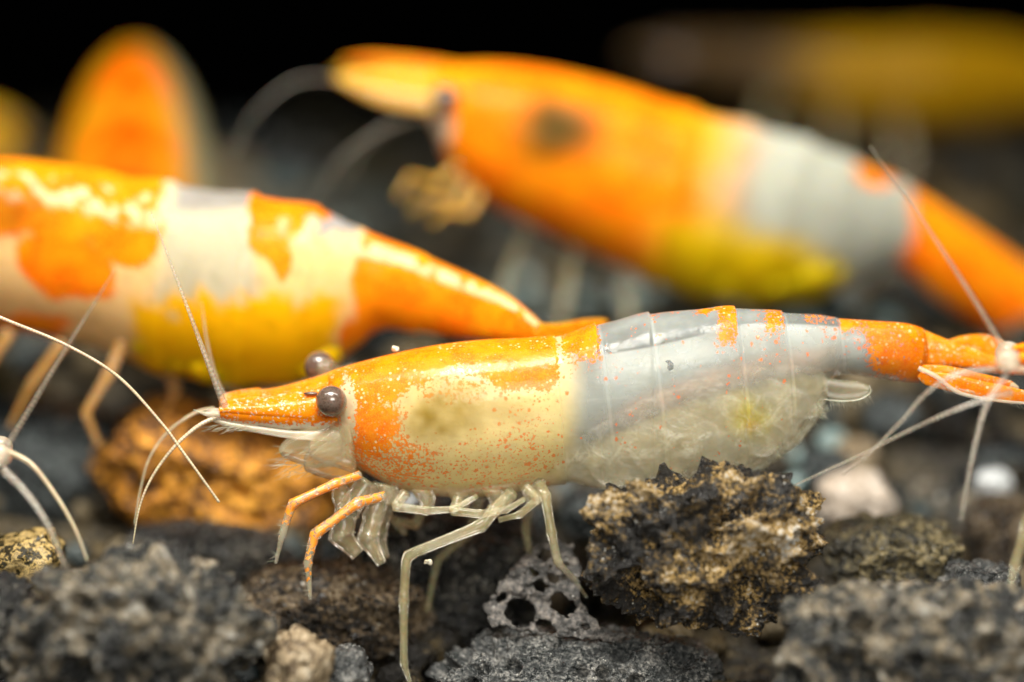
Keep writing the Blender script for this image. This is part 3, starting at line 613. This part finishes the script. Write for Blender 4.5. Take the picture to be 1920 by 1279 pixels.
# yellow shrimp at the back
YB = [(1170, 92, 1172, 112, .8, 44), (1290, 72, 1290, 150, .8, 44.5), (1400, 70, 1400, 180, .8, 45), (1500, 72, 1490, 205, .8, 45), (1600, 70, 1590, 232, .78, 45), (1760, 66, 1760, 244, .74, 45), (1900, 80, 1890, 226, .7, 45.5), (2020, 110, 2010, 210, .66, 46), (2120, 150, 2100, 215, .6, 46.5), (2200, 185, 2190, 220, .5, 47)]
def yb_paint(p, s, t):
    x, y = p.T; C = lerpc(np.tile((.26, .14, .002), (len(x), 1)), ss(1580, 1420, x + 20 * pn(p, 60, 41)), (.06, .035, .012)); return {'col': C, 'pig': np.zeros(len(x)), 'opa': np.full(len(x), 1.)}
yb = other('dull yellow shrimp with brownish head lying far up the gravel bank', YB, math.radians(12), yb_paint, (1700, 300, 45), (1600, 1760, 1890), M_egg, 100, 48)
for ex, ey, dd in ((1262, 112, 43), (1262, 92, 46.4)): ball('eye', yb, ex, ey, dd, .55, M_eye)
for pts in ([(1560, 210, 44), (1560, 260, 43.4), (1590, 440, 43)], [(1680, 230, 44), (1690, 280, 43.4), (1660, 440, 43)], [(1450, 180, 44), (1430, 240, 43), (1450, 440, 43)]): limb('leg', yb, pts, [.3, .25, .15], M_leg)
tailfan(yb, (2190, 205), [(2300, 230, 30, 47, 48), (2290, 260, 30, 47, 48)], .15, M_egg, flat_attr((.62, .4, .02), 0, 1), 30)
# small shrimp mostly beyond the edge at the back
SB = [(-420, 250, -420, 290, .8, 50), (-330, 215, -330, 320, .8, 49), (-200, 195, -200, 345, .78, 48), (-100, 195, -100, 345, .74, 47), (-30, 205, -30, 335, .7, 46), (30, 232, 26, 312, .66, 45), (60, 258, 58, 292, .5, 45)]
sb = other('small amber shrimp tail poking out beside the end-on orange shrimp', SB, .2, flat_attr((.72, .40, .02)), (-100, 420, 47), (), M_egg, 80, 40)
tailfan(sb, (-400, 268), [(-480, 250, 20, 50, 50), (-480, 290, 20, 50, 50)], .15, M_egg, flat_attr((.7, .4, .02), 0, 1), 20)
for lx in (-120, -40, 10): limb('leg', sb, [(lx, 320, 46), (lx - 12, 380, 45.6), (lx, 435, 45)], [.3, .25, .12], M_legO)
for yy, dd in ((255, 43.6), (255, 46.4)): ball('eye', sb, 30, yy, dd, .5, M_eye)
# two shrimps reaching in with feelers only: heads at either edge, bodies beyond the frame
def edge_head(label, tip, sgn, dd, length=900):
    X = lambda v: tip[0] + sgn * v
    r = empty('shrimp', label, 'shrimp', P(X(350), tip[1] + 330, dd))
    body = [(X(185), tip[1] - 66, X(200), tip[1] + 60, .8, dd), (X(260), tip[1] - 90, X(270), tip[1] + 120, .8, dd), (X(400), tip[1] - 115, X(410), tip[1] + 160, .76, dd), (X(560), tip[1] - 110, X(560), tip[1] + 160, .7, dd), (X(760), tip[1] - 90, X(750), tip[1] + 130, .66, dd), (X(900), tip[1] - 50, X(890), tip[1] + 60, .66, dd), (X(1040), tip[1] - 30, X(1030), tip[1] + 50, .6, dd)]
    if sgn < 0: body = body[::-1]
    V, Fq, p, s, t = loft_points(body, 120, 56, .3)
    pg = np.clip(.75 + .5 * pn(p, 80, 51), 0, 1); mesh_obj('body_shell', V, Fq, M_shell2, r, {'col': np.tile((.82, .74, .52), (len(p), 1)), 'pig': pg, 'opa': np.ones(len(p))})
    rp = [(X(300), tip[1] - 90, X(300), tip[1] - 50, dd), (X(180), tip[1] - 55, X(180), tip[1] - 25, dd), (X(60), tip[1] - 30, X(60), tip[1] - 8, dd), (X(15), tip[1] - 20, X(15), tip[1] - 10, dd)]
    blade('rostrum', r, rp, .28, M_shell2, 0, 40, 16, flat_attr((.9, .4, .1), .95, 1))
    for sd, oy in ((-.75, 0), (.75, -14)):
        blade('antennule_stalk', r, [(X(230), tip[1] - 20 + oy, X(230), tip[1] + 40 + oy, dd + sd), (X(110), tip[1] - 14 + oy, X(110), tip[1] + 26 + oy, dd + sd), (X(25), tip[1] - 8 + oy, X(25), tip[1] + 16 + oy, dd + sd)], .36, M_shell2, 0, 40, 16, flat_attr((.9, .5, .2), .8, 1))
        blade('antennal_scale', r, [(X(230), tip[1] + 40 + oy, X(230), tip[1] + 64 + oy, dd + sd), (X(110), tip[1] + 26 + oy, X(110), tip[1] + 48 + oy, dd + sd), (X(0), tip[1] + 6 + oy, X(0), tip[1] + 26 + oy, dd + sd)], .12, M_white, 0, 40, 16)
        ball('eye', r, X(205), tip[1] - 12 + oy * 3, dd + sd * 1.7, .5, M_eye)
        ball('antennule_joint', r, X(8), tip[1] + 8 + oy, dd + sd, .42, M_white, (1, .9, .8), 3)
    for k in range(5): limb('leg', r, [(X(330 + 70 * k), tip[1] + 130, dd - .6), (X(300 + 80 * k), tip[1] + 200, dd - 1), (X(290 + 90 * k), tip[1] + 480, dd - 1.2)], [.26, .22, .08], M_leg)
    tailfan(r, (X(1030), tip[1] + 10), [(X(1180), tip[1] - 10, 30, dd, dd), (X(1180), tip[1] + 40, 30, dd, dd)], .1, M_shell2, flat_attr((.9, .35, .05), .9, 1), 40)
    return r
le = edge_head('white-snouted shrimp reaching long pale feelers over the broad grey pebble', (8, 845), -1, -2.2)
flagellum('antenna', le, [(-120, 540, -.6), (0, 595, -.9), (120, 645, -1.1), (220, 705, -1.2), (300, 790, -1.3), (345, 850, -1.3), (411, 942, -1.2)], .062, .045, M_ant, 160)
flagellum('antennule', le, [(14, 836, -3), (60, 760, -3.2), (120, 660, -3.4), (170, 580, -3.6), (216, 506, -3.8)], .12, .02, M_antp)
flagellum('antennule', le, [(14, 846, -3), (60, 872, -3.2), (105, 930, -3.4), (140, 990, -3.6), (164, 1052, -3.8)], .11, .03, M_ant)
flagellum('antennule', le, [(6, 880, -3.4), (50, 925, -3.8), (90, 985, -4.2), (122, 1062, -4.6)], .15, .05, M_antp)
re_ = edge_head('white-snouted shrimp reaching thin feelers across the speckled shrimp\'s orange tail fan', (1882, 668), 1, -3.4)
for pts, r0, r1, mt in (([(1890, 672, -3.8), (1850, 600, -3.9), (1780, 490, -4), (1710, 385, -4.2), (1632, 275, -4.4)], .12, .02, M_antp), ([(1900, 735, -3.6), (1820, 758, -3.5), (1720, 800, -3.2), (1620, 850, -2.8), (1490, 910, -2.2)], .11, .03, M_antp),
                        ([(1890, 690, -3.8), (1800, 700, -3.8), (1740, 735, -3.7), (1690, 790, -3.6), (1630, 850, -3.5), (1580, 890, -3.4)], .11, .03, M_antp), ([(1890, 700, -3.8), (1850, 760, -4), (1825, 850, -4.2), (1802, 975, -4.4)], .12, .05, M_antp)):
    flagellum('antennule', re_, pts, r0, r1, mt)
limb('leg', re_, [(1960, 860, -3.6), (1925, 985, -3.6), (1903, 1060, -3.6), (1893, 1112, -3.6)], [.24, .2, .17, .1], M_leg)

# ================================================================== substrate
FLOOR = [(1420, -40), (1400, -12), (1370, -4), (1290, 0), (1085, 5), (950, 9), (790, 12.5), (670, 16), (605, 22), (560, 28), (440, 45), (330, 80), (262, 150)]
fy = np.array([P(960, a, b)[1] for a, b in FLOOR]); fz = np.array([P(960, a, b)[2] for a, b in FLOOR])
def floor_z(X, Y):
    z = np.interp(Y, fy, fz); q = np.column_stack([X / 9, Y / 9, np.zeros_like(X)])
    return z + 1.2 * perlin(q) * ss(0, 25, Y)
nx, ny = 260, 260
gx = np.linspace(-100, 100, nx); gy = np.linspace(fy[0], fy[-1], ny) 
X, Y = np.meshgrid(gx, gy); X = X.ravel(); Y = Y.ravel()
Vf = np.column_stack([X, Y, floor_z(X, Y) - .8]); Vf[:, 2] += .5 * fbm(Vf * .6, 3)
M_floor = rock_mat('dark_substrate', [(.3, (.006, .005, .004)), (.5, (.05, .04, .022)), (.7, (.16, .12, .06))], .5, .4, .2, 3, .6, None, .8)
f = mesh_obj('substrate', Vf, grid_faces(ny, nx, False), M_floor, origin=(0, 0, 0)); f['kind'] = 'structure'
M_wall = N('tank_wall_black'); b_ = M_wall.n('BsdfPrincipled', Base_Color=(.0008, .0008, .0008), Roughness=.9, Specular_IOR_Level=0.0).outputs[0]; M_wall = M_wall.done(b_)
wy = fy[-1] + 20
wv = np.array([[-220, wy, -30], [220, wy, -30], [220, wy, 160], [-220, wy, 160], [-220, wy + 5, -30], [220, wy + 5, -30], [220, wy + 5, 160], [-220, wy + 5, 160]], float)
o = mesh_obj('wall_tank_back', wv, np.array([[0, 1, 2, 3], [5, 4, 7, 6], [4, 0, 3, 7], [1, 5, 6, 2], [3, 2, 6, 7], [4, 5, 1, 0]]), M_wall, smooth=False); o['kind'] = 'structure'

# ------------------------------------------------------------------ rocks
K = (.010, .010, .010)
M_crust = rock_mat('crusty_brown_lava', [(.34, (.008, .007, .006)), (.46, (.05, .036, .02)), (.56, (.30, .19, .055)), (.68, (.55, .37, .14)), (.80, (.62, .60, .54))], .55, .26, .22, 7, .8, 4.5, 1.0, 2.1, 1.5)
M_grey = rock_mat('grey_lava', [(.31, (.008, .011, .011)), (.43, (.06, .062, .054)), (.54, (.22, .20, .15)), (.66, (.44, .32, .17)), (.78, (.70, .68, .60))], 1.0, .3, .25, 4, .9, 1.5, .58, 2.0, 1.4)
M_ves = rock_mat('vesicular_charcoal', [(.32, (.010, .014, .015)), (.46, (.06, .068, .068)), (.60, (.20, .20, .19)), (.8, (.54, .52, .47))], .8, .3, .16, 8, 1.0, 6, .8, 1.1, 1.8)
M_black = rock_mat('shiny_black_lava', [(.40, (.005, .006, .006)), (.55, (.02, .022, .022)), (.68, (.14, .13, .10)), (.8, (.45, .42, .36))], .8, .2, .3, 5, 1.0, None, .7)
M_brown = rock_mat('brown_lava', [(.30, (.015, .011, .008)), (.45, (.09, .06, .03)), (.58, (.30, .19, .08)), (.75, (.60, .48, .32))], .8, .3, .2, 5, .7, 3, .45)
M_tan = rock_mat('tan_pebble', [(.30, (.10, .07, .04)), (.48, (.34, .25, .14)), (.65, (.52, .42, .28)), (.8, (.62, .55, .42))], .8, .5, .12, 5, alb=.9)
M_layer = rock_mat('banded_grey', [(.30, (.02, .018, .01)), (.45, (.12, .10, .045)), (.58, (.32, .25, .10)), (.75, (.62, .50, .26))], .6, .3, .2, 5, .8, None, .45)
M_rust = rock_mat('rusty_orange_lava', [(.30, (.03, .014, .004)), (.40, (.25, .09, .01)), (.52, (.66, .26, .015)), (.70, (.85, .42, .05))], .28, .5, .15, 3, alb=1.0)
M_chip = rock_mat('yellow_chip', [(.40, (.03, .025, .01)), (.48, (.60, .42, .14)), (.58, (.70, .52, .22)), (.62, (.10, .07, .03)), (.75, (.6, .44, .18))], .35, .4, .1, 3, alb=.9)
M_pale = rock_mat('pale_pink_stone', [(.3, (.42, .34, .26)), (.5, (.62, .52, .42)), (.7, (.75, .68, .60))], .5, .45, .1, 4, alb=.9)
M_white_s = rock_mat('white_stone', [(.3, (.55, .60, .62)), (.7, (.82, .84, .84))], .5, .3, .06, 4, alb=.9)
M_blue = rock_mat('blue_grey_stone', [(.3, (.03, .045, .05)), (.48, (.10, .14, .15)), (.62, (.22, .28, .28)), (.75, (.45, .52, .52))], .5, .28, .16, 4, .7, None, .28)

def rock_verts(seed, sub, size, amp=.22, freq=1.3, crust=(.12, 2.2), pits=None, box=.75, rot=None):
    V0, Fq = ico(sub); rs = np.random.RandomState(seed); off = rs.uniform(-50, 50, 3)
    V = np.sign(V0) * np.abs(V0) ** box; V /= np.max(np.linalg.norm(V, axis=1)) ** .5
    V = V * (1 + amp * fbm(V0 * freq + off, 3))[:, None]
    Q = np.linalg.qr(rs.normal(size=(3, 3)))[0] if rot is None else rot
    W = V * np.array(size); nrm = V0
    dsp = np.zeros(len(W))
    if crust:
        a, fr = crust
        dsp += a * (1 - 2 * np.abs(fbm(W * fr + off, 4, .55))) - a * .3
    if pits:
        n, r0, r1, dep = pits; ms = np.mean(size)
        dr = rs.normal(size=(n, 3)); dr /= np.linalg.norm(dr, axis=1)[:, None]
        rad = r0 * (r1 / r0) ** (rs.rand(n) ** 1.6)
        cen = dr
        # nearest surface vertex of each pit direction
        for k in range(n):
            dd = V0 @ cen[k]; c = W[np.argmax(dd)]
            m_ = dd > .3
            dist = np.linalg.norm((W[m_] - c) * (1, 1, 1 + .3 * rs.rand()), axis=1) / rad[k]
            prof = -dep * rad[k] * np.clip(1 - dist ** 2.5, 0, 1) + .16 * rad[k] * np.exp(-((dist - 1.12) / .16) ** 2)
            dsp[m_] += prof
    dsp += .05 * fbm(W * 7 + off, 2)
    W = W + dsp[:, None] * nrm
    return W, Fq
def rock(name, label, cat, px, py, d, hx, hy, hz, mat, seed, sub=6, group=None, yaw=0.0, tilt=0.0, **kw):
    """hx, hy half size in photograph pixels at that depth, hz half depth in mm"""
    k = pxmm(d); W, Fq = rock_verts(seed, sub, (hx / k, hz, hy / k), **kw)
    cy, sy = math.cos(yaw), math.sin(yaw); ct, st = math.cos(tilt), math.sin(tilt)
    W = W @ np.array([[cy, sy, 0], [-sy, cy, 0], [0, 0, 1]]) @ np.array([[ct, 0, st], [0, 1, 0], [-st, 0, ct]])
    o = mesh_obj(name, W + P(px, py, d), Fq, mat)
    return tag(o, label, cat, group)
rock('lava_rock', 'crusty brown and black porous lava rock tucked under the speckled shrimp\'s pale belly', 'rock', 1318, 1030, -2.0, 228, 150, 1.0, M_crust, 3, 7, amp=.30, freq=2.0, crust=(.30, .7), pits=(95, .16, .75, 1.25), box=.72)
rock('lava_rock', 'broad grey lava pebble under the two thin curved feelers', 'rock', 255, 1195, -4.6, 230, 152, 1.8, M_grey, 12, 7, amp=.26, freq=1.8, crust=(.30, .75), pits=(70, .22, .8, 1.1))
rock('lava_rock', 'pitted grey lava pebble in front of the crusty brown rock', 'rock', 1725, 1230, -4.4, 282, 150, 1.8, M_grey, 25, 7, amp=.2, crust=(.24, .7), pits=(95, .18, .6, 1.5))
rock('lava_rock', 'charcoal bubbly lava stone with many small holes below the thin holed flake', 'rock', 1075, 1300, 0.6, 310, 122, 2.0, M_ves, 31, 7, amp=.10, crust=(.06, 1.2), pits=(260, .18, .55, 1.7))
rock('lava_rock', 'shiny black lava stone in the shade under the speckled shrimp', 'rock', 850, 1090, 4.6, 190, 150, 2.4, M_black, 44, 6, amp=.2, crust=(.22, 1.4), pits=(50, .15, .5, .6))
rock('lava_rock', 'brown rough lava stone under the orange front legs', 'rock', 620, 1140, 2.6, 190, 84, 2.2, M_brown, 52, 6, amp=.2, crust=(.22, 1.6), pits=(120, .08, .35, .8))
rock('pebble', 'small tan lump of stone beside the broad grey pebble', 'rock', 562, 1252, -3.6, 62, 66, 1.2, M_tan, 61, 5, crust=(.10, 2.5), pits=(40, .08, .25, .6))
rock('pebble', 'small dark crumb of lava beside the tan lump', 'rock', 640, 1268, -2.2, 58, 52, 1.0, M_ves, 66, 5, crust=(.12, 2.5), pits=(60, .05, .2, .8))
rock('lava_rock', 'banded grey-brown stone behind the crusty lava rock', 'rock', 1680, 1040, 2.2, 130, 66, 1.6, M_layer, 71, 6, amp=.22, crust=(.20, 1.7))
rock('pebble', 'small knobbly speckled crumb behind the pitted grey pebble', 'rock', 1838, 1104, 0.0, 78, 48, 1.1, M_ves, 79, 5, crust=(.14, 2.2), pits=(30, .08, .25, .6))
rock('lava_rock', 'brown gold lump behind the small knobbly crumb', 'rock', 1890, 1010, 6.5, 100, 80, 1.6, M_brown, 83, 5, crust=(.2, 1.3))
rock('pebble', 'yellow stone chip with dark streaks behind the broad grey pebble', 'rock', 30, 1052, .5, 95, 50, 1.2, M_chip, 91, 5, crust=None, tilt=.3)
rock('lava_rock', 'black glinting lava stone peeking out beside the broad grey pebble', 'rock', 5, 1200, -3.4, 60, 130, 1.3, M_black, 97, 6, crust=(.18, 2.0), pits=(60, .06, .3, .8))
rock('lava_rock', 'dark blue-black stone between the grey pebble and the rusty rock', 'rock', 380, 1050, 5.5, 170, 62, 1.6, M_black, 103, 5, crust=(.2, 1.6))
rock('lava_rock', 'large rusty orange lava rock behind the speckled shrimp\'s head', 'rock', 425, 900, 9, 245, 128, 2.6, M_rust, 112, 6, amp=.2, crust=(.3, .9), tilt=-.25)
rock('lava_rock', 'grey boulder behind the feelers under the orange and cream shrimp', 'rock', 70, 880, 11, 170, 130, 2.4, M_blue, 121, 5, crust=(.2, 1.2))
for i, (px, py, d, hx, hy, mt, lab) in enumerate([
    (1600, 935, 8, 72, 50, M_pale, 'pale pinkish stone behind the banded stone'), (1545, 880, 10, 50, 42, M_blue, 'blue-green grey stone behind the belly fringe'), (1605, 862, 11, 44, 40, M_tan, 'tan stone behind the belly fringe'),
    (1863, 908, 8.4, 34, 27, M_white_s, 'small white stone behind the hanging feeler'), (1790, 965, 10, 130, 70, M_grey, 'smooth grey stone beside the small white stone'), (1890, 872, 12, 80, 40, M_blue, 'dark blue-grey stone above the small white stone'),
    (1670, 780, 13, 60, 40, M_blue, 'blue-grey stone under the orange tail fan'), (960, 985, 6, 70, 40, M_blue, 'glossy blue-grey stone under the walking leg'), (1120, 960, 6.5, 70, 44, M_blue, 'blue-grey stone beside the crusty lava rock'), (1740, 900, 14, 90, 60, M_black, 'black stone added for the dark gap behind the smooth grey stone'), (800, 965, 6, 60, 34, M_white_s, 'pale streaked stone under the folded legs')]):  # the black stone is added to darken the gap there
    rock('pebble', lab, 'rock', px, py, d, hx, hy, hx / pxmm(d) * .9, mt, 140 + i, 4, crust=(.10, 1.6))
# thin holed flake of lava
n1, n2 = 190, 150
ux, uy = np.meshgrid(np.linspace(880, 1200, n1), np.linspace(1000, 1215, n2))
U = ux.ravel(); W_ = uy.ravel()
outl = np.array([(905, 1140), (935, 1095), (965, 1060), (1000, 1025), (1030, 1012), (1070, 1018), (1088, 1060), (1086, 1110), (1105, 1150), (1140, 1185), (1188, 1192), (1150, 1204), (1080, 1200), (1010, 1190), (960, 1180), (915, 1170)], float)
def inside(x, y, poly):
    r = np.zeros(len(x), bool); j = len(poly) - 1
    for i in range(len(poly)):
        xi, yi = poly[i]; xj, yj = poly[j]
        c = ((yi > y) != (yj > y)) & (x < (xj - xi) * (y - yi) / (yj - yi + 1e-12) + xi); r ^= c; j = i
    return r
pj = np.column_stack([U, W_]); jx = U + 7 * pn(pj, 22, 61) + 4 * pn(pj, 9, 65); jy = W_ + 7 * pn(pj, 22, 62) + 4 * pn(pj, 9, 66)
keep = inside(jx, jy, outl); keep &= pn(pj, 11, 67) < .66
for cx_, cy_, a, b, r_ in ((975, 1150, 28, 26, 0), (1056, 1136, 26, 18, .5), (1018, 1042, 13, 9, -.3), (1012, 1098, 16, 10, .2), (1036, 1084, 10, 7, .4), (1020, 1176, 20, 11, .4), (940, 1120, 9, 6, 0), (1062, 1060, 6, 5, 0), (1000, 1072, 7, 5, 0), (1096, 1176, 8, 5, .3)):
    c_, s_ = math.cos(r_), math.sin(r_); dx, dy = jx - cx_, jy - cy_
    keep &= ((dx * c_ + dy * s_) / a) ** 2 + ((-dx * s_ + dy * c_) / b) ** 2 > 1
dep = .9 + .35 * pn(pj, 60, 63) + .10 * pn(pj, 16, 64) - (W_ - 1010) / 190 * 1.3
Vs = P(U, W_, dep)
fc = grid_faces(n2, n1, False); fc = fc[keep[fc].all(1)]
used = np.unique(fc); mp = -np.ones(len(Vs), int); mp[used] = np.arange(len(used))
M_flake = rock_mat('grey_flake', [(.3, (.04, .04, .038)), (.5, (.15, .14, .13)), (.75, (.36, .32, .28))], .8, .35, .12, 6, .7, 5, .7)
o = mesh_obj('lava_flake', Vs[used], mp[fc], M_flake)
md = o.modifiers.new('thick', 'SOLIDIFY'); md.thickness = .14 * MM; md.offset = 0
ms = o.modifiers.new('soft', 'SMOOTH'); ms.iterations = 3; ms.factor = .5
tag(o, 'thin grey lava flake with oval holes standing under the shrimp\'s rear leg', 'rock')
# gravel bank: countable stones
rs = np.random.RandomState(77)
kinds = [(M_brown, 'brown lava stone lying on the gravel bank behind the shrimps'), (M_blue, 'blue-grey stone lying on the gravel bank behind the shrimps'), (M_layer, 'grey-brown stone lying on the gravel bank behind the shrimps'), (M_black, 'black lava stone lying on the gravel bank behind the shrimps'), (M_tan, 'tan stone lying on the gravel bank behind the shrimps')]
BS = [(.30, (.015, .012, .008)), (.45, (.10, .075, .035)), (.58, (.32, .23, .10)), (.75, (.65, .52, .32))]
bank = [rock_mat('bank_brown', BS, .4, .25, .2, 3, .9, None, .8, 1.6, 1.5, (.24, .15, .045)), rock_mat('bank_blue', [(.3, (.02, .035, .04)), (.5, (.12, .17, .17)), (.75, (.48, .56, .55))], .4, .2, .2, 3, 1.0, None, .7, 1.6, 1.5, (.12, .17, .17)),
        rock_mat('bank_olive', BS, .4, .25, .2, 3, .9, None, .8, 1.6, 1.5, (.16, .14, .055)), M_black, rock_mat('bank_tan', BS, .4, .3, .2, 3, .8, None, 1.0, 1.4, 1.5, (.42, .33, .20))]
protos = {}
for i in range(130):
    Yp = rs.uniform(7, 75) if i < 95 else rs.uniform(60, 120); Xp = rs.uniform(-1, 1) * (19 + Yp * .22)
    k = rs.choice(5, p=[.26, .18, .28, .12, .16]); v = rs.randint(3)
    if (k, v) not in protos:
        W, Fq = rock_verts(200 + k * 7 + v, 4, (1.3, 1.2, .95), crust=(.12, 1.5))
        ob = mesh_obj('gravel_stone', W, Fq, bank[k], origin=(0, 0, 0)); protos[(k, v)] = ob
    else:
        ob = protos[(k, v)].copy(); col.objects.link(ob)
    ob.location = np.array([Xp, Yp, float(floor_z(np.array([Xp]), np.array([Yp]))[0]) + .1]) * MM
    sc_ = rs.uniform(.7, 1.7) * (1 + Yp * .006); ob.scale = (sc_, sc_, sc_); ob.rotation_euler = (rs.uniform(-.4, .4), rs.uniform(-.4, .4), rs.uniform(0, 6.28))
    tag(ob, kinds[k][1], 'rock', ['brown', 'blue-grey', 'grey-brown', 'black', 'tan'][k] + ' stones on the gravel bank')
# pale teal grains added to give the bank its blurred glints
M_glint = rock_mat('glassy_teal_grain', [(.3, (.20, .34, .34)), (.7, (.60, .72, .70))], 1.0, .12, .02, 3, 1.0, None, .8)
pg_ = None
for i, (px, py, d) in enumerate([(1000, 575, 20), (1035, 590, 19), (1090, 570, 20), (1130, 585, 19), (1180, 560, 21), (1215, 545, 22), (1260, 580, 19), (980, 540, 23), (1500, 860, 9), (1560, 830, 10), (1490, 905, 8), (1590, 590, 19), (1660, 600, 19), (760, 560, 21), (690, 520, 24), (640, 440, 30)]):
    if pg_ is None: W, Fq = rock_verts(300, 4, (.5, .45, .42), amp=.15, crust=None); ob = pg_ = mesh_obj('glint_grain', W, Fq, M_glint, origin=(0, 0, 0))
    else: ob = pg_.copy(); col.objects.link(ob)
    for dq in np.arange(4, 70, .25):
        q_ = P(px, py, dq)
        if q_[2] < float(floor_z(q_[0:1], q_[1:2])[0]) + .25: break
    ob.location = q_ * MM
    ob.location = q_ * MM; ob.rotation_euler = (i, i * 2.1, i * .7); sc_ = .7 + .5 * ((i * 7) % 5) / 4; ob.scale = (sc_, sc_, sc_)
    tag(ob, 'small pale teal grain added for glints on the gravel bank behind the shrimps', 'stone', 'added glint grains on the gravel bank')
# gravel too small to count
parts = {0: [], 1: [], 2: []}
V0, F0 = ico(2)
for i in range(2600):
    Yp = rs.uniform(-14, 60) if i < 1500 else rs.uniform(40, 120); Xp = rs.uniform(-1, 1) * (20 + max(Yp, 0) * .25)
    s_ = rs.uniform(.35, .9); v = V0 * (1 + .28 * perlin(V0 * 1.6 + rs.uniform(-40, 40, 3)))[:, None] * (s_ * rs.uniform(.7, 1.2, 3))
    parts[i % 3].append((v + np.array([Xp, Yp, float(floor_z(np.array([Xp]), np.array([Yp]))[0]) - .35 + .2 * s_]), F0))
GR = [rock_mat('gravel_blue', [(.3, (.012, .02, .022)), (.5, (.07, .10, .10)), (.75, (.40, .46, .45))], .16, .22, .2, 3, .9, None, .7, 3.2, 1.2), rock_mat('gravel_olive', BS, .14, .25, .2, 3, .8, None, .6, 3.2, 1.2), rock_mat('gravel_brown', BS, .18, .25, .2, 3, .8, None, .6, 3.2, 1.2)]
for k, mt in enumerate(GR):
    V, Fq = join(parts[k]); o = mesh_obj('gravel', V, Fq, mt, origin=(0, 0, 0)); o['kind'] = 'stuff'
    tag(o, ['blue-grey', 'grey-brown', 'brown'][k] + ' fine lava gravel covering the sloping bank', 'gravel')
# specks adrift in the water
M_speck = rock_mat('detritus', [(.3, (.7, .6, .4)), (.7, (.9, .85, .7))], 4, .5, .02, alb=1.0)
W, Fq = rock_verts(5, 3, (.11, .07, .08)); o = mesh_obj('detritus_speck', W * .8 + P(742, 652, -.4), Fq, M_speck); tag(o, 'tiny pale speck adrift above the speckled shrimp\'s orange back', 'speck')
W, Fq = rock_verts(6, 3, (.10, .05, .07)); o = mesh_obj('detritus_speck', W * .8 + P(803, 1054, -1.4), Fq, M_speck); tag(o, 'tiny pale speck adrift below the bent walking leg', 'speck')
W, Fq = rock_verts(8, 3, (.10, .06, .13)); o = mesh_obj('detritus_speck', W + P(1256, 682, -1.55), Fq, M_black); tag(o, 'tiny black speck stuck to the milky abdomen', 'speck')
